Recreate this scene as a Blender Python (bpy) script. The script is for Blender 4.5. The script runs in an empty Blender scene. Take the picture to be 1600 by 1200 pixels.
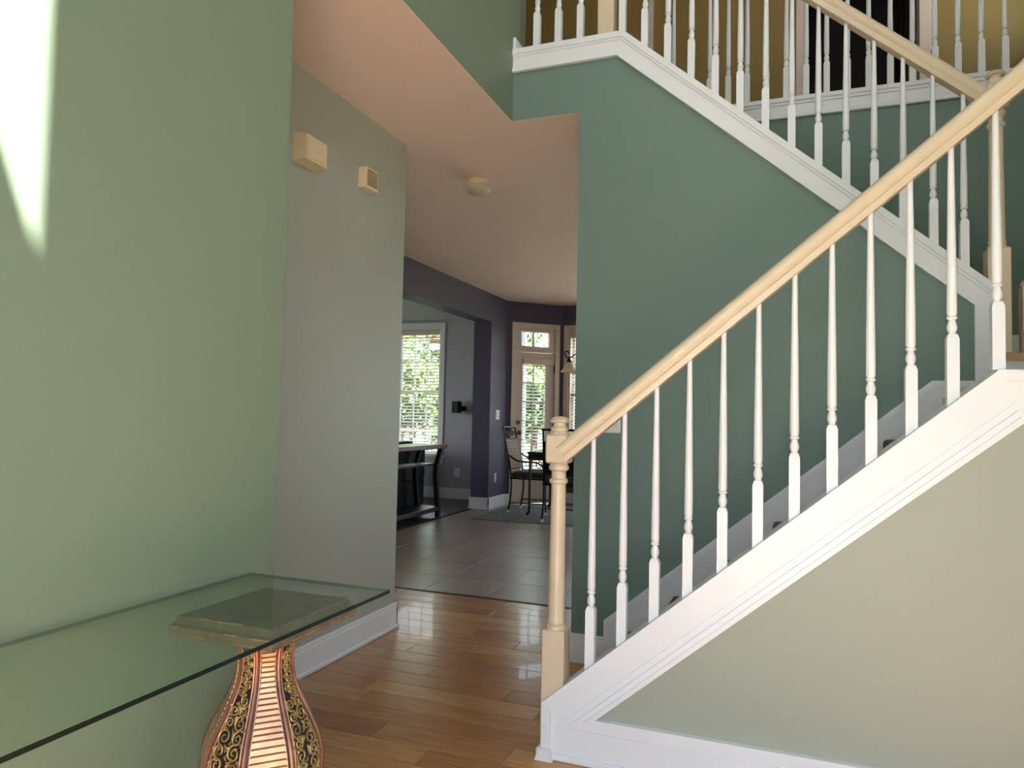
import bpy, bmesh, math, random
from mathutils import Vector, Matrix
random.seed(7)
PI = math.pi
SC = bpy.context.scene
COL = SC.collection

# ------------------------------------------------------------------ camera
F_PX, YAW, PITCH, ROLL, EYE = 1112.28, math.radians(20.823), math.radians(2.516), math.radians(1.202), 1.2
fw = Vector((-math.sin(YAW)*math.cos(PITCH), math.cos(YAW)*math.cos(PITCH), math.sin(PITCH)))
r0 = Vector((math.cos(YAW), math.sin(YAW), 0)); u0 = r0.cross(fw)
rt = math.cos(ROLL)*r0 + math.sin(ROLL)*u0
up = -math.sin(ROLL)*r0 + math.cos(ROLL)*u0
cam_d = bpy.data.cameras.new('camera'); cam = bpy.data.objects.new('camera', cam_d); COL.objects.link(cam)
cam_d.sensor_width = 36; cam_d.lens = F_PX/1600*36; cam_d.clip_start = 0.02; cam_d.clip_end = 200
m = Matrix((rt, up, -fw)).transposed().to_4x4(); m.translation = (0, 0, EYE); cam.matrix_world = m
SC.camera = cam

# ------------------------------------------------------------------ light and exposure
SC.view_settings.view_transform = 'Standard'
SC.view_settings.look = 'None'
SC.view_settings.gamma = 1
SC.view_settings.use_curve_mapping = False
SC.view_settings.exposure = 0.82
SUN_DIR = Vector((-1.59, 1.0, -2.55)).normalized()
SUN_E, SKY_E = 52.0, 4.1
w = bpy.data.worlds.new('World'); SC.world = w; w.use_nodes = True
nt = w.node_tree; bgn = nt.nodes['Background']
tc = nt.nodes.new('ShaderNodeTexCoord'); sep = nt.nodes.new('ShaderNodeSeparateXYZ'); rmp = nt.nodes.new('ShaderNodeValToRGB')
nt.links.new(tc.outputs['Generated'], sep.inputs[0]); nt.links.new(sep.outputs['Z'], rmp.inputs[0])
rmp.color_ramp.elements[0].position = 0.0; rmp.color_ramp.elements[0].color = (0.92, 0.95, 1.0, 1)
rmp.color_ramp.elements[1].position = 0.7; rmp.color_ramp.elements[1].color = (0.58, 0.76, 1.0, 1)
nt.links.new(rmp.outputs[0], bgn.inputs[0]); bgn.inputs[1].default_value = SKY_E
sl = bpy.data.lights.new('sun', 'SUN'); sl.energy = SUN_E; sl.angle = math.radians(.7); sl.color = (1, 0.97, 0.945)
so = bpy.data.objects.new('sun', sl); COL.objects.link(so); so.location = (6, -5, 12)
so.rotation_euler = SUN_DIR.to_track_quat('-Z', 'Y').to_euler()
def portal(name, loc, sx, sy, direction):  # guides sky light through an opening
    d = bpy.data.lights.new(name, 'AREA'); d.shape = 'RECTANGLE'; d.size = sx; d.size_y = sy; d.cycles.is_portal = True
    o = bpy.data.objects.new(name, d); COL.objects.link(o); o.location = loc
    o.rotation_euler = Vector(direction).to_track_quat('-Z', 'Z').to_euler()
portal('door_portal', (0, -.27, 1.06), 1.1, 2.1, (0, 1, 0))
portal('high_window_portal', (-.19, -.27, 4.83), 1.52, 1.06, (0, 1, 0))
portal('living_window_portal', (-4.99, 9.40, 1.5), .8, 1.9, (0, -1, 0))
portal('bay_window_portal', (-2.3, 9.70, 1.5), 1.0, 1.9, (0, -1, 0))
portal('kitchen_added_portal', (-.05, 9.70, 1.22), 2.9, 2.15, (0, -1, 0))
portal('living_side_portal', (-7.75, 6.6, 1.4), 2.2, 2.0, (1, 0, 0))
portal('foyer_side_portal', (1.90, .825, 1.5), .55, 1.5, (-1, 0, 0))

portal('upper_side_portal', (1.90, 1.4, 4.3), 1.4, 1.6, (-1, 0, 0))
portal('upper_hall_portal', (1.90, 5.15, 4.5), .8, 1.2, (-1, 0, 0))

# ------------------------------------------------------------------ materials
def lin(c):
    return tuple(((v/255)/12.92 if v/255 <= .04045 else ((v/255+.055)/1.055)**2.4) for v in c) + (1,)
MATS = {}
def mat(name, rgb, rough=.5, metal=0, var=.0, nscale=6, bump=0, bscale=200, spec=.5, coat=0):
    if name in MATS: return MATS[name]
    M = bpy.data.materials.new(name); M.use_nodes = True; t = M.node_tree; b = t.nodes['Principled BSDF']
    b.inputs['Base Color'].default_value = lin(rgb); b.inputs['Roughness'].default_value = rough
    b.inputs['Metallic'].default_value = metal; b.inputs['Specular IOR Level'].default_value = spec
    b.inputs['Coat Weight'].default_value = coat
    g = t.nodes.new('ShaderNodeNewGeometry')
    n = t.nodes.new('ShaderNodeTexNoise'); n.inputs['Scale'].default_value = nscale; n.inputs['Detail'].default_value = 4
    t.links.new(g.outputs['Position'], n.inputs['Vector'])
    mx = t.nodes.new('ShaderNodeMixRGB'); mx.blend_type = 'MULTIPLY'; mx.inputs[1].default_value = lin(rgb)
    rp = t.nodes.new('ShaderNodeValToRGB'); v = 1-var
    rp.color_ramp.elements[0].position = .3; rp.color_ramp.elements[0].color = (v, v, v, 1)
    rp.color_ramp.elements[1].position = .7; rp.color_ramp.elements[1].color = (1, 1, 1, 1)
    t.links.new(n.outputs[0], rp.inputs[0]); t.links.new(rp.outputs[0], mx.inputs[2]); mx.inputs[0].default_value = 1
    t.links.new(mx.outputs[0], b.inputs['Base Color'])
    if bump:
        n2 = t.nodes.new('ShaderNodeTexNoise'); n2.inputs['Scale'].default_value = bscale; n2.inputs['Detail'].default_value = 3
        t.links.new(g.outputs['Position'], n2.inputs['Vector'])
        bp = t.nodes.new('ShaderNodeBump'); bp.inputs['Strength'].default_value = bump; bp.inputs['Distance'].default_value = .003
        t.links.new(n2.outputs[0], bp.inputs['Height']); t.links.new(bp.outputs[0], b.inputs['Normal'])
    MATS[name] = M; return M
def emat(name, rgb, strength):
    M = bpy.data.materials.new(name); M.use_nodes = True; b = M.node_tree.nodes['Principled BSDF']
    b.inputs['Base Color'].default_value = lin(rgb); b.inputs['Emission Color'].default_value = lin(rgb)
    b.inputs['Emission Strength'].default_value = strength; MATS[name] = M; return M
def random_mat(name, cols, rough, grain=None, gscale=8, bump=.1, gdark=.6, coat=0):
    """colour picked per object, with grain laid along world X"""
    M = bpy.data.materials.new(name); M.use_nodes = True; t = M.node_tree; b = t.nodes['Principled BSDF']
    oi = t.nodes.new('ShaderNodeObjectInfo'); rp = t.nodes.new('ShaderNodeValToRGB')
    el = rp.color_ramp.elements
    while len(el) < len(cols): el.new(.5)
    for i, c in enumerate(cols): el[i].position = i/(len(cols)-1); el[i].color = lin(c)
    t.links.new(oi.outputs['Random'], rp.inputs[0])
    g = t.nodes.new('ShaderNodeNewGeometry'); mp = t.nodes.new('ShaderNodeMapping'); mp.inputs['Scale'].default_value = grain or (1, 1, 1)
    ad = t.nodes.new('ShaderNodeVectorMath'); ad.operation = 'ADD'; sc = t.nodes.new('ShaderNodeVectorMath'); sc.operation = 'SCALE'; sc.inputs['Scale'].default_value = 17
    cb = t.nodes.new('ShaderNodeCombineXYZ')
    for i in range(3): t.links.new(oi.outputs['Random'], cb.inputs[i])
    t.links.new(cb.outputs[0], sc.inputs[0]); t.links.new(g.outputs['Position'], mp.inputs['Vector'])
    t.links.new(mp.outputs[0], ad.inputs[0]); t.links.new(sc.outputs[0], ad.inputs[1])
    n = t.nodes.new('ShaderNodeTexNoise'); n.inputs['Scale'].default_value = gscale; n.inputs['Detail'].default_value = 6; n.inputs['Roughness'].default_value = .65
    t.links.new(ad.outputs[0], n.inputs['Vector'])
    r2 = t.nodes.new('ShaderNodeValToRGB'); r2.color_ramp.elements[0].position = .3; r2.color_ramp.elements[0].color = (gdark, gdark, gdark, 1)
    r2.color_ramp.elements[1].position = .68
    t.links.new(n.outputs[0], r2.inputs[0])
    mx = t.nodes.new('ShaderNodeMixRGB'); mx.blend_type = 'MULTIPLY'; mx.inputs[0].default_value = 1
    t.links.new(rp.outputs[0], mx.inputs[1]); t.links.new(r2.outputs[0], mx.inputs[2]); t.links.new(mx.outputs[0], b.inputs['Base Color'])
    b.inputs['Roughness'].default_value = rough; b.inputs['Coat Weight'].default_value = coat
    bp = t.nodes.new('ShaderNodeBump'); bp.inputs['Strength'].default_value = bump; bp.inputs['Distance'].default_value = .003
    t.links.new(n.outputs[0], bp.inputs['Height']); t.links.new(bp.outputs[0], b.inputs['Normal'])
    MATS[name] = M; return M
def glass_mat(name, tint, ior=1.45, strength=1.0):
    """clear sheet glass: tinted see-through with Fresnel gloss"""
    M = bpy.data.materials.new(name); M.use_nodes = True; t = M.node_tree; t.nodes.remove(t.nodes['Principled BSDF'])
    tr = t.nodes.new('ShaderNodeBsdfTransparent'); tr.inputs[0].default_value = tint
    gl = t.nodes.new('ShaderNodeBsdfGlossy'); gl.inputs['Roughness'].default_value = .02
    lw = t.nodes.new('ShaderNodeLayerWeight'); lw.inputs['Blend'].default_value = .5
    pw = t.nodes.new('ShaderNodeMath'); pw.operation = 'POWER'; pw.inputs[1].default_value = 5; t.links.new(lw.outputs['Facing'], pw.inputs[0])
    fr = t.nodes.new('ShaderNodeMath'); fr.operation = 'MULTIPLY_ADD'; fr.inputs[1].default_value = .9*strength; fr.inputs[2].default_value = .03*strength; t.links.new(pw.outputs[0], fr.inputs[0])
    mx = t.nodes.new('ShaderNodeMixShader')
    t.links.new(fr.outputs[0], mx.inputs[0]); t.links.new(tr.outputs[0], mx.inputs[1]); t.links.new(gl.outputs[0], mx.inputs[2])
    t.links.new(mx.outputs[0], t.nodes['Material Output'].inputs['Surface']); MATS[name] = M; return M
def leaf_mat(name, a, b_):
    M = bpy.data.materials.new(name); M.use_nodes = True; t = M.node_tree; b = t.nodes['Principled BSDF']
    g = t.nodes.new('ShaderNodeNewGeometry'); rp = t.nodes.new('ShaderNodeValToRGB')
    rp.color_ramp.elements[0].color = lin(a); rp.color_ramp.elements[1].color = lin(b_)
    t.links.new(g.outputs['Random Per Island'], rp.inputs[0]); t.links.new(rp.outputs[0], b.inputs['Base Color'])
    b.inputs['Roughness'].default_value = .6; MATS[name] = M; return M
def weave_mat(name, a, b_, scale):
    M = bpy.data.materials.new(name); M.use_nodes = True; t = M.node_tree; b = t.nodes['Principled BSDF']
    g = t.nodes.new('ShaderNodeNewGeometry'); wv = t.nodes.new('ShaderNodeTexWave'); wv.inputs['Scale'].default_value = scale
    wv.inputs['Distortion'].default_value = 9; wv.inputs['Detail'].default_value = 2; wv.inputs['Detail Scale'].default_value = 2.5
    rp = t.nodes.new('ShaderNodeValToRGB'); rp.color_ramp.elements[0].position = .42; rp.color_ramp.elements[1].position = .58
    rp.color_ramp.elements[0].color = lin(a); rp.color_ramp.elements[1].color = lin(b_)
    t.links.new(g.outputs['Position'], wv.inputs['Vector']); t.links.new(wv.outputs[0], rp.inputs[0]); t.links.new(rp.outputs[0], b.inputs['Base Color'])
    b.inputs['Roughness'].default_value = .9; MATS[name] = M; return M

GREEN = mat('green wall paint', (123, 138, 117), .55, var=.05, nscale=1.2, bump=.12, bscale=160)
TEAL = mat('teal green wall paint', (116, 138, 130), .55, var=.04, nscale=1.2, bump=.12, bscale=160)
SAGE = mat('light sage wall paint', (163, 168, 154), .55, var=.03, nscale=1.2, bump=.12, bscale=160)
GREY = mat('grey green wall paint', (180, 180, 170), .5, var=.04, nscale=1.2, bump=.12, bscale=160)
PLUM = mat('plum blue wall paint', (84, 77, 98), .55, var=.04, nscale=1.5, bump=.1)
NAVY = PLUM
SLATE = mat('slate grey wall paint', (178, 174, 182), .55, var=.03, nscale=1.5, bump=.1)
OLIVE = mat('olive wall paint', (150, 124, 68), .6, var=.05, nscale=2, bump=.1)
CEIL = mat('bounce tinted ceiling paint', (246, 216, 201), .7, var=.03, nscale=1.5, bump=.15, bscale=120)  # warm bounce off the floor put into the ceiling colour
WHITE = mat('white trim paint', (237, 237, 241), .35, var=.02, nscale=10)
CREAM = mat('cream painted wood', (222, 202, 176), .32, var=.05, nscale=14)
TAUPE = mat('warm white door paint', (226, 206, 192), .4, var=.03, nscale=10)
BLACK = mat('black wrought iron', (20, 21, 24), .4, metal=.4, var=.2, nscale=40)
BRONZE = mat('dark bronze', (52, 38, 30), .4, metal=.6)
BRASS = mat('aged brass', (150, 112, 66), .3, metal=.9)
DARKW = mat('dark walnut', (44, 32, 30), .35, var=.4, nscale=18)
CHERRY = mat('reddish brown wood', (98, 58, 42), .3, var=.35, nscale=16)
SOFA = mat('charcoal upholstery', (26, 29, 35), .7, var=.2, nscale=30)
BROWNF = mat('brown seat fabric', (84, 58, 44), .85, var=.4, nscale=60)
RUG = weave_mat('grey woven rug', (104, 104, 104), (132, 132, 130), 9)
MAT = weave_mat('black and grey scroll mat', (26, 26, 28), (132, 130, 126), 22)
WEAVE = mat('cream woven cane', (226, 206, 192), .7, var=.3, nscale=60)
PLASTIC = mat('white plastic', (238, 236, 230), .4)
IVORY = mat('ivory plastic', (236, 214, 176), .45)
GROUT = mat('dark grout', (52, 48, 46), .9)
SUBF = mat('dark floor seam', (48, 34, 24), .9)
TREAD = mat('oak tread', (196, 158, 112), .4, var=.2, nscale=20)
OUT = mat('patio concrete', (170, 164, 152), .9, var=.15, nscale=3)
LAWN = mat('lawn', (112, 116, 88), .95, var=.4, nscale=4)
PLANK = random_mat('hardwood', [(172, 114, 66), (196, 138, 82), (180, 122, 70), (208, 152, 92), (164, 108, 64)], .26, (1.2, 14, 1), 5, .12, .62, coat=.15)
TILE = random_mat('stone tile', [(150, 134, 122), (160, 144, 130), (144, 128, 118)], .32, (1.5, 4, 1), 3, .15, .8)
GLASS = glass_mat('window glass', (.96, .98, .97, 1))
TGLASS = glass_mat('tinted table glass', (.90, .955, .925, 1), 1.5)
GEDGE = mat('green glass edge', (8, 24, 20), .3, spec=.2)
GSHADE = mat('frosted lamp glass', (240, 214, 186), .35)
COPPER = mat('brushed copper', (232, 184, 146), .36, metal=.6, var=.3, nscale=30)
COPPERD = mat('aged copper rib', (162, 116, 96), .36, metal=.7, var=.4, nscale=24)
BLACKP = mat('black lacquer panel', (34, 28, 26), .45, var=.3, nscale=30)
GOLD = mat('antique gold relief', (178, 150, 96), .42, metal=.5, var=.4, nscale=50)
SLABM = mat('distressed grey wood', (112, 98, 80), .45, var=.5, nscale=26, bump=.3, bscale=60)
BARK = mat('bark', (88, 70, 54), .9, var=.4, nscale=20)
LEAF = leaf_mat('leaves', (58, 84, 30), (120, 146, 62))
LEAF2 = leaf_mat('dark leaves', (40, 66, 28), (92, 122, 50))
CEDAR = mat('weathered deck wood', (150, 120, 88), .8, var=.3, nscale=10)

# ------------------------------------------------------------------ mesh helpers
def box(bm, x0, x1, y0, y1, z0, z1, ch=0):
    """box, with chamfered edges when ch > 0"""
    if ch <= 0:
        v = [bm.verts.new((x, y, z)) for x in (x0, x1) for y in (y0, y1) for z in (z0, z1)]
        for q in ((0, 1, 3, 2), (4, 6, 7, 5), (0, 4, 5, 1), (2, 3, 7, 6), (0, 2, 6, 4), (1, 5, 7, 3)): bm.faces.new([v[i] for i in q])
    else:
        t = bmesh.new(); box(t, x0, x1, y0, y1, z0, z1)
        bmesh.ops.bevel(t, geom=t.edges[:], offset=ch, segments=1, affect='EDGES', clamp_overlap=True)
        me = bpy.data.meshes.new('t'); t.to_mesh(me); t.free(); bm.from_mesh(me); bpy.data.meshes.remove(me)
def prism(bm, pts, axis, a, b):
    """polygon pts in the other two axes, extruded from a to b along axis"""
    def P(p, v):
        return (v, p[0], p[1]) if axis == 'x' else ((p[0], v, p[1]) if axis == 'y' else (p[0], p[1], v))
    A = [bm.verts.new(P(p, a)) for p in pts]; B = [bm.verts.new(P(p, b)) for p in pts]; n = len(pts)
    bm.faces.new(A); bm.faces.new(list(reversed(B)))
    for i in range(n): bm.faces.new((A[i], B[i], B[(i+1) % n], A[(i+1) % n]))
def offset(path, d):
    """mitred offset of an open 2-D path to its left"""
    out = []
    for i, p in enumerate(path):
        p = Vector(p)
        a = (p-Vector(path[i-1])).normalized() if i else None
        b = (Vector(path[i+1])-p).normalized() if i < len(path)-1 else None
        na = Vector((-a.y, a.x)) if a else None; nb = Vector((-b.y, b.x)) if b else None
        if na is None: out.append(p+nb*d)
        elif nb is None: out.append(p+na*d)
        else:
            mm = (na+nb).normalized(); out.append(p+mm*(d/max(.2, mm.dot(na))))
    return [tuple(q) for q in out]
def strip(bm, path, d0, d1, ya, yb):
    """band between two offsets of a path (x, z), extruded along y; one quad prism per segment"""
    A = offset(path, d0); B = offset(path, d1)
    for i in range(len(path)-1): prism(bm, [A[i], A[i+1], B[i+1], B[i]], 'y', ya, yb)
def lathe(bm, prof, c=(0, 0, 0), seg=16):
    rings = []
    for r, z in prof:
        if r < 1e-5: rings.append([bm.verts.new((c[0], c[1], c[2]+z))])
        else: rings.append([bm.verts.new((c[0]+r*math.cos(2*PI*k/seg), c[1]+r*math.sin(2*PI*k/seg), c[2]+z)) for k in range(seg)])
    for a, b in zip(rings, rings[1:]):
        for k in range(seg):
            j = (k+1) % seg
            if len(a) == 1 and len(b) == 1: continue
            if len(a) == 1: bm.faces.new((a[0], b[j], b[k]))
            elif len(b) == 1: bm.faces.new((a[k], a[j], b[0]))
            else: bm.faces.new((a[k], a[j], b[j], b[k]))
    if len(rings[0]) > 1: bm.faces.new(list(reversed(rings[0])))
    if len(rings[-1]) > 1: bm.faces.new(rings[-1])
def tube(bm, pts, r, seg=8):
    pts = [Vector(p) for p in pts]; n = len(pts); rings = []; ref = None
    for i, p in enumerate(pts):
        t = (pts[min(i+1, n-1)]-pts[max(i-1, 0)]).normalized()
        if ref is None: ref = Vector((0, 0, 1)) if abs(t.z) < .9 else Vector((1, 0, 0))
        a = t.cross(ref).normalized(); b = a.cross(t).normalized(); ref = b
        rr = r[i] if isinstance(r, (list, tuple)) else r
        rings.append([bm.verts.new(p+a*rr*math.cos(2*PI*k/seg)+b*rr*math.sin(2*PI*k/seg)) for k in range(seg)])
    for A, B in zip(rings, rings[1:]):
        for k in range(seg): bm.faces.new((A[k], A[(k+1) % seg], B[(k+1) % seg], B[k]))
    bm.faces.new(rings[0]); bm.faces.new(list(reversed(rings[-1])))
def bez(p, n=12):
    """Catmull-Rom through control points"""
    p = [Vector(q) for q in p]; P = [2*p[0]-p[1]]+p+[2*p[-1]-p[-2]]; out = []
    for i in range(1, len(P)-2):
        a, b, c, d = P[i-1:i+3]
        for k in range(n):
            t = k/n; out.append(.5*((2*b)+(c-a)*t+(2*a-5*b+4*c-d)*t*t+(3*b-a-3*c+d)*t**3))
    out.append(p[-1]); return out
def spiral(r, turns, n=26, a0=0, sgn=1):
    return [(r*(1-.85*i/n)*math.cos(a0+sgn*2*PI*turns*i/n), r*(1-.85*i/n)*math.sin(a0+sgn*2*PI*turns*i/n)) for i in range(n+1)]

def ob(name, bm, material, parent=None, local=False, smooth=False, label=None):
    bmesh.ops.recalc_face_normals(bm, faces=bm.faces[:])
    me = bpy.data.meshes.new(name); bm.to_mesh(me); bm.free()
    for mm in (material if isinstance(material, (list, tuple)) else [material]): me.materials.append(mm)
    if smooth:
        for p in me.polygons: p.use_smooth = True
        me.set_sharp_from_angle(angle=math.radians(38))
    o = bpy.data.objects.new(name, me); COL.objects.link(o)
    if parent is not None:
        o.parent = parent
        if not local:
            off = Vector(parent.location)
            if parent.parent is not None: off = off+Vector(parent.parent.location) if parent.get('_l') else Vector(parent.parent.location)
            o.matrix_parent_inverse = Matrix.Translation(-off) if parent.parent is None else Matrix.Identity(4)
    if label: o['label'] = label
    return o
def mk(name, fn, material, parent=None, **k):
    bm = bmesh.new(); fn(bm); return ob(name, bm, material, parent, **k)
def bx(name, d, material, parent=None, ch=0, **k):
    bm = bmesh.new(); box(bm, *d, ch=ch); return ob(name, bm, material, parent, **k)
def tag(o, label, cat, group=None):
    o['label'] = label; o['category'] = cat
    if group: o['group'] = group
    return o
def struct(o, label=None, cat=None):
    o['kind'] = 'structure'
    if label: o['label'] = label
    if cat: o['category'] = cat
    return o
def thing(name, loc, label, cat, group=None, rz=0):
    o = bpy.data.objects.new(name, None); COL.objects.link(o); o.location = loc; o.rotation_euler = (0, 0, rz); o.empty_display_size = .1
    return tag(o, label, cat, group)
def copy_tree(o, parent=None):
    c = o.copy(); COL.objects.link(c); c.parent = parent
    if parent is not None: c.matrix_parent_inverse = o.matrix_parent_inverse.copy()
    for ch in list(o.children): copy_tree(ch, c)
    return c

# ------------------------------------------------------------------ key planes (metres)
XL = -1.333      # green left wall
XH = -2.03       # grey hall wall
Y1 = 2.443       # face of the lower flight
Y2 = 3.431       # green wall behind the lower flight / face of the upper flight
Y3 = 4.46        # wall behind the upper flight, edge of the upper hall
XR = 1.75        # right wall
ZC = 2.744       # low ceiling
Z2 = 3.085       # upper floor
ZT = 5.52        # upper ceiling
XB = -3.477      # beam plane
YF = -.15        # front wall, inner face
YT = 4.366       # hardwood / tile joint
YL = 9.22        # far living room wall
YD = 9.516       # far dining wall

# ------------------------------------------------------------------ floors
fl = mk('floor', lambda bm: [box(bm, XH-.1, XR+.1, YF-.12, YT, -.06, -.004), box(bm, -3.27, XH-.1, 3.56, YT, -.06, -.004)], SUBF); struct(fl, 'brown hardwood plank floor of the foyer and hall', 'floor')
y = YT; row = 0
while y > YF:
    y0 = max(YF, y-.1267); xs = -3.25 if y0 > 3.5 else XH-.05; x = xs-random.uniform(0, .8)
    while x < XR:
        L = random.uniform(.45, 1.35); a, b = max(x, xs), min(x+L, XR)
        if b-a > .03:
            def f(bm):
                c = .0014; g = .0008
                lo = [(a+g, y0+g), (b-g, y0+g), (b-g, y-g), (a+g, y-g)]; hi = [(a+g+c, y0+g+c), (b-g-c, y0+g+c), (b-g-c, y-g-c), (a+g+c, y-g-c)]
                z = random.uniform(-.0006, .0006)
                V = [bm.verts.new((p[0], p[1], -.01)) for p in lo]+[bm.verts.new((p[0], p[1], -.003)) for p in lo]+[bm.verts.new((p[0], p[1], z)) for p in hi]
                for k in range(4):
                    j = (k+1) % 4; bm.faces.new((V[k], V[j], V[4+j], V[4+k])); bm.faces.new((V[4+k], V[4+j], V[8+j], V[8+k]))
                bm.faces.new(V[8:12])
            mk('plank', f, PLANK, fl)
        x += L
    y = y0; row += 1
ft = bx('floor', (-3.72, XR+.1, YT, YD+.2, -.06, -.003), GROUT); struct(ft, 'grey brown stone tile floor of the dining area', 'floor')
tbm = bmesh.new(); G = .4605; g = .003
box(tbm, g, G-g, g, G-g, -.02, 0, ch=.0012)
tmesh = None
for i in range(-2, 10):
    for j in range(0, 12):
        x0 = -2.752+i*G; y0 = 4.372+j*G
        if x0 < -3.70 or x0 > 1.3 or y0+G > YD+.1: continue
        if tmesh is None:
            o = ob('tile', tbm, TILE, ft); tmesh = o.data
        else:
            o = bpy.data.objects.new('tile', tmesh); COL.objects.link(o); o.parent = ft
        o.location = (x0, y0, 0)
bx('threshold_strip', (-3.25, -.97, YT-.012, YT+.012, -.002, .004), DARKW, ft)
fv = bx('floor', (-7.7, -3.72, 3.4, YL+.3, -.06, -.001), mat('dark living room floor', (74, 66, 66), .35, var=.2, nscale=6)); struct(fv, 'dark floor of the living room', 'floor')
bx('threshold_strip', (-3.735, -3.705, 3.5, YL-.6, -.001, .006), DARKW, fv)

# ------------------------------------------------------------------ walls and ceilings
def f(bm):
    prism(bm, [(YF, 0), (1.655, 0), (1.655, ZC+.002), (3.6, ZC+.002), (3.6, ZT), (YF, ZT)], 'x', XL-.12, XL)
wl = mk('wall_left', f, GREEN); struct(wl, 'green painted left wall with a tall hall opening', 'wall')
wh = bx('wall_hall', (-3.3, XH, .3, 3.552, 0, ZC), GREY); struct(wh, 'grey green hall wall carrying two chime boxes', 'wall')
wb = bx('wall_niche', (XH, XL-.12, .2, .3, 0, ZC), GREY); struct(wb, 'short wall closing the hall behind the green wall', 'wall')
wf = mk('wall_front', lambda bm: [box(bm, *b) for b in (
    (XL-.12, -.95, YF-.1, YF, 0, ZT), (.95, XR, YF-.1, YF, 0, ZT), (-.95, -.60, YF-.1, YF, 0, 2.15), (.60, .95, YF-.1, YF, 0, 2.15), (-.95, .95, YF-.1, YF, 2.15, 4.265),
    (.57, .95, YF-.1, YF, 4.265, 5.36), (-.95, .95, YF-.1, YF, 5.36, ZT))], GREEN)
struct(wf, 'front wall with an unseen doorway and high window placed for daylight', 'wall')
wr = mk('wall_right', lambda bm: [box(bm, XR, XR+.12, *b) for b in (
    (YF-.1, .55, 0, 3.5), (1.1, 5.9, 0, 3.5), (.55, 1.1, 0, .75), (.55, 1.1, 2.25, 3.5), (YF-.1, .7, 3.5, ZT), (2.1, 4.75, 3.5, ZT), (5.55, 5.9, 3.5, ZT), (.7, 2.1, 5.1, ZT), (4.75, 5.55, 5.1, ZT), (4.75, 5.55, 3.5, 3.9))], GREEN)
struct(wr, 'right foyer wall with openings for the added windows', 'wall')
def f(bm):
    prism(bm, [(-.968, 0), (-.968, ZC+.002), (XL, ZC+.002), (XL, 3.07), (-.765, 3.07), (.80, 1.735), (.80, 0)], 'y', Y2, Y2+.1)
ws = mk('wall_stair', f, TEAL); struct(ws, 'teal green wall under the upper stair flight', 'wall')
wk = bx('wall_back', (-.968, XR, Y3, Y3+.1, 0, 3.01), TEAL); struct(wk, 'teal green wall behind the upper stair flight', 'wall')
wp = mk('wall_panel', lambda bm: prism(bm, [(-.738, 0), (XR, 0), (XR, 1.32), (.604, 1.32), (-.738, .182)], 'y', Y1+.012, Y1+.09), SAGE)
struct(wp, 'light sage wall panel under the lower stair flight', 'wall')
bx('wall_side', (-.968, -.868, Y2+.1, Y3, 0, ZC), TEAL)['kind'] = 'structure'
ce = mk('ceiling', lambda bm: [box(bm, *b) for b in ((XB-.25, XL-.003, .2, Y2+.003, ZC, ZC+.08), (XB-.25, -.95, Y2+.003, Y3+.003, ZC, ZC+.08), (XB-.25, XR, Y3+.003, YD+.2, ZC, ZC+.08))], CEIL)
struct(ce, 'low ceiling, warm bounce put in its colour, over the hall and dining area', 'ceiling')
cu = bx('ceiling', (-3.4, XR+.1, YF-.1, 7.6, ZT, ZT+.1), CEIL); struct(cu, 'high ceiling over the stairs', 'ceiling')
fu = mk('floor', lambda bm: [box(bm, *b) for b in ((-3.3, -.777, Y2+.02, Y3+.03, ZC+.09, Z2), (-3.3, XR, Y3+.03, 7.5, ZC+.09, Z2))], mat('upper carpet', (150, 132, 104), .95, var=.1, nscale=40))
struct(fu, 'carpeted upper hall floor', 'floor')
DX0, DX1, YU = .16, .92, 5.75
wu = mk('wall_upper', lambda bm: [box(bm, *b) for b in ((-3.3, DX0, YU, YU+.1, Z2, ZT), (DX1, XR, YU, YU+.1, Z2, ZT), (DX0, DX1, YU, YU+.1, Z2+2.05, ZT), (-3.3, -3.2, 3.6, YU, Z2, ZT), (-3.3, XL-.12, 3.5, 3.6, Z2, ZT))], OLIVE)
struct(mk('wall_bedroom', lambda bm: [box(bm, *b) for b in ((-.9, -.8, YU+.1, 7.5, Z2, ZT), (1.65, XR, YU+.1, 7.5, Z2, ZT), (-.8, 1.65, 7.4, 7.5, Z2, ZT))], mat('painted bedroom darkness', (44, 40, 36), .7)), 'walls of the unlit room, darkness put in their colour, behind the upper doorway', 'wall')  # darkness of the unlit room put into its wall colour
struct(wu, 'olive wall of the upper hall', 'wall')
# upper hall door opening, casing and open leaf
du = mk('door_2', lambda bm: [box(bm, *b, ch=.004) for b in ((DX0-.075, DX0+.005, YU-.018, YU+.118, Z2, Z2+2.06), (DX1-.005, DX1+.078, YU-.018, YU+.118, Z2, Z2+2.06), (DX0-.075, DX1+.078, YU-.018, YU+.118, Z2+2.05, Z2+2.13))], TAUPE)
struct(du, 'cream cased doorway in the olive upper hall', 'door')
mk('door_leaf', lambda bm: [box(bm, .872, .908, YU+.12, YU+.82, Z2+.01, Z2+2.03)]+[box(bm, .866, .874, YU+.12+a, YU+.12+b, Z2+c, Z2+d, ch=.002) for a, b, c, d in ((.1, .32, .2, .95), (.38, .6, .2, .95), (.1, .32, 1.1, 1.9), (.38, .6, 1.1, 1.9))], DARKW, du)
for z in (.2, 1.0, 1.85): bx('hinge', (.905, .918, YU+.100, YU+.122, Z2+z, Z2+z+.09), BRONZE, du)
t3 = bx('trim_3', (-1.045, -1.005, YU-.02, YU, Z2, Z2+2.4), TAUPE); struct(t3, 'narrow cream trim on the olive upper wall', 'trim')
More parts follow.
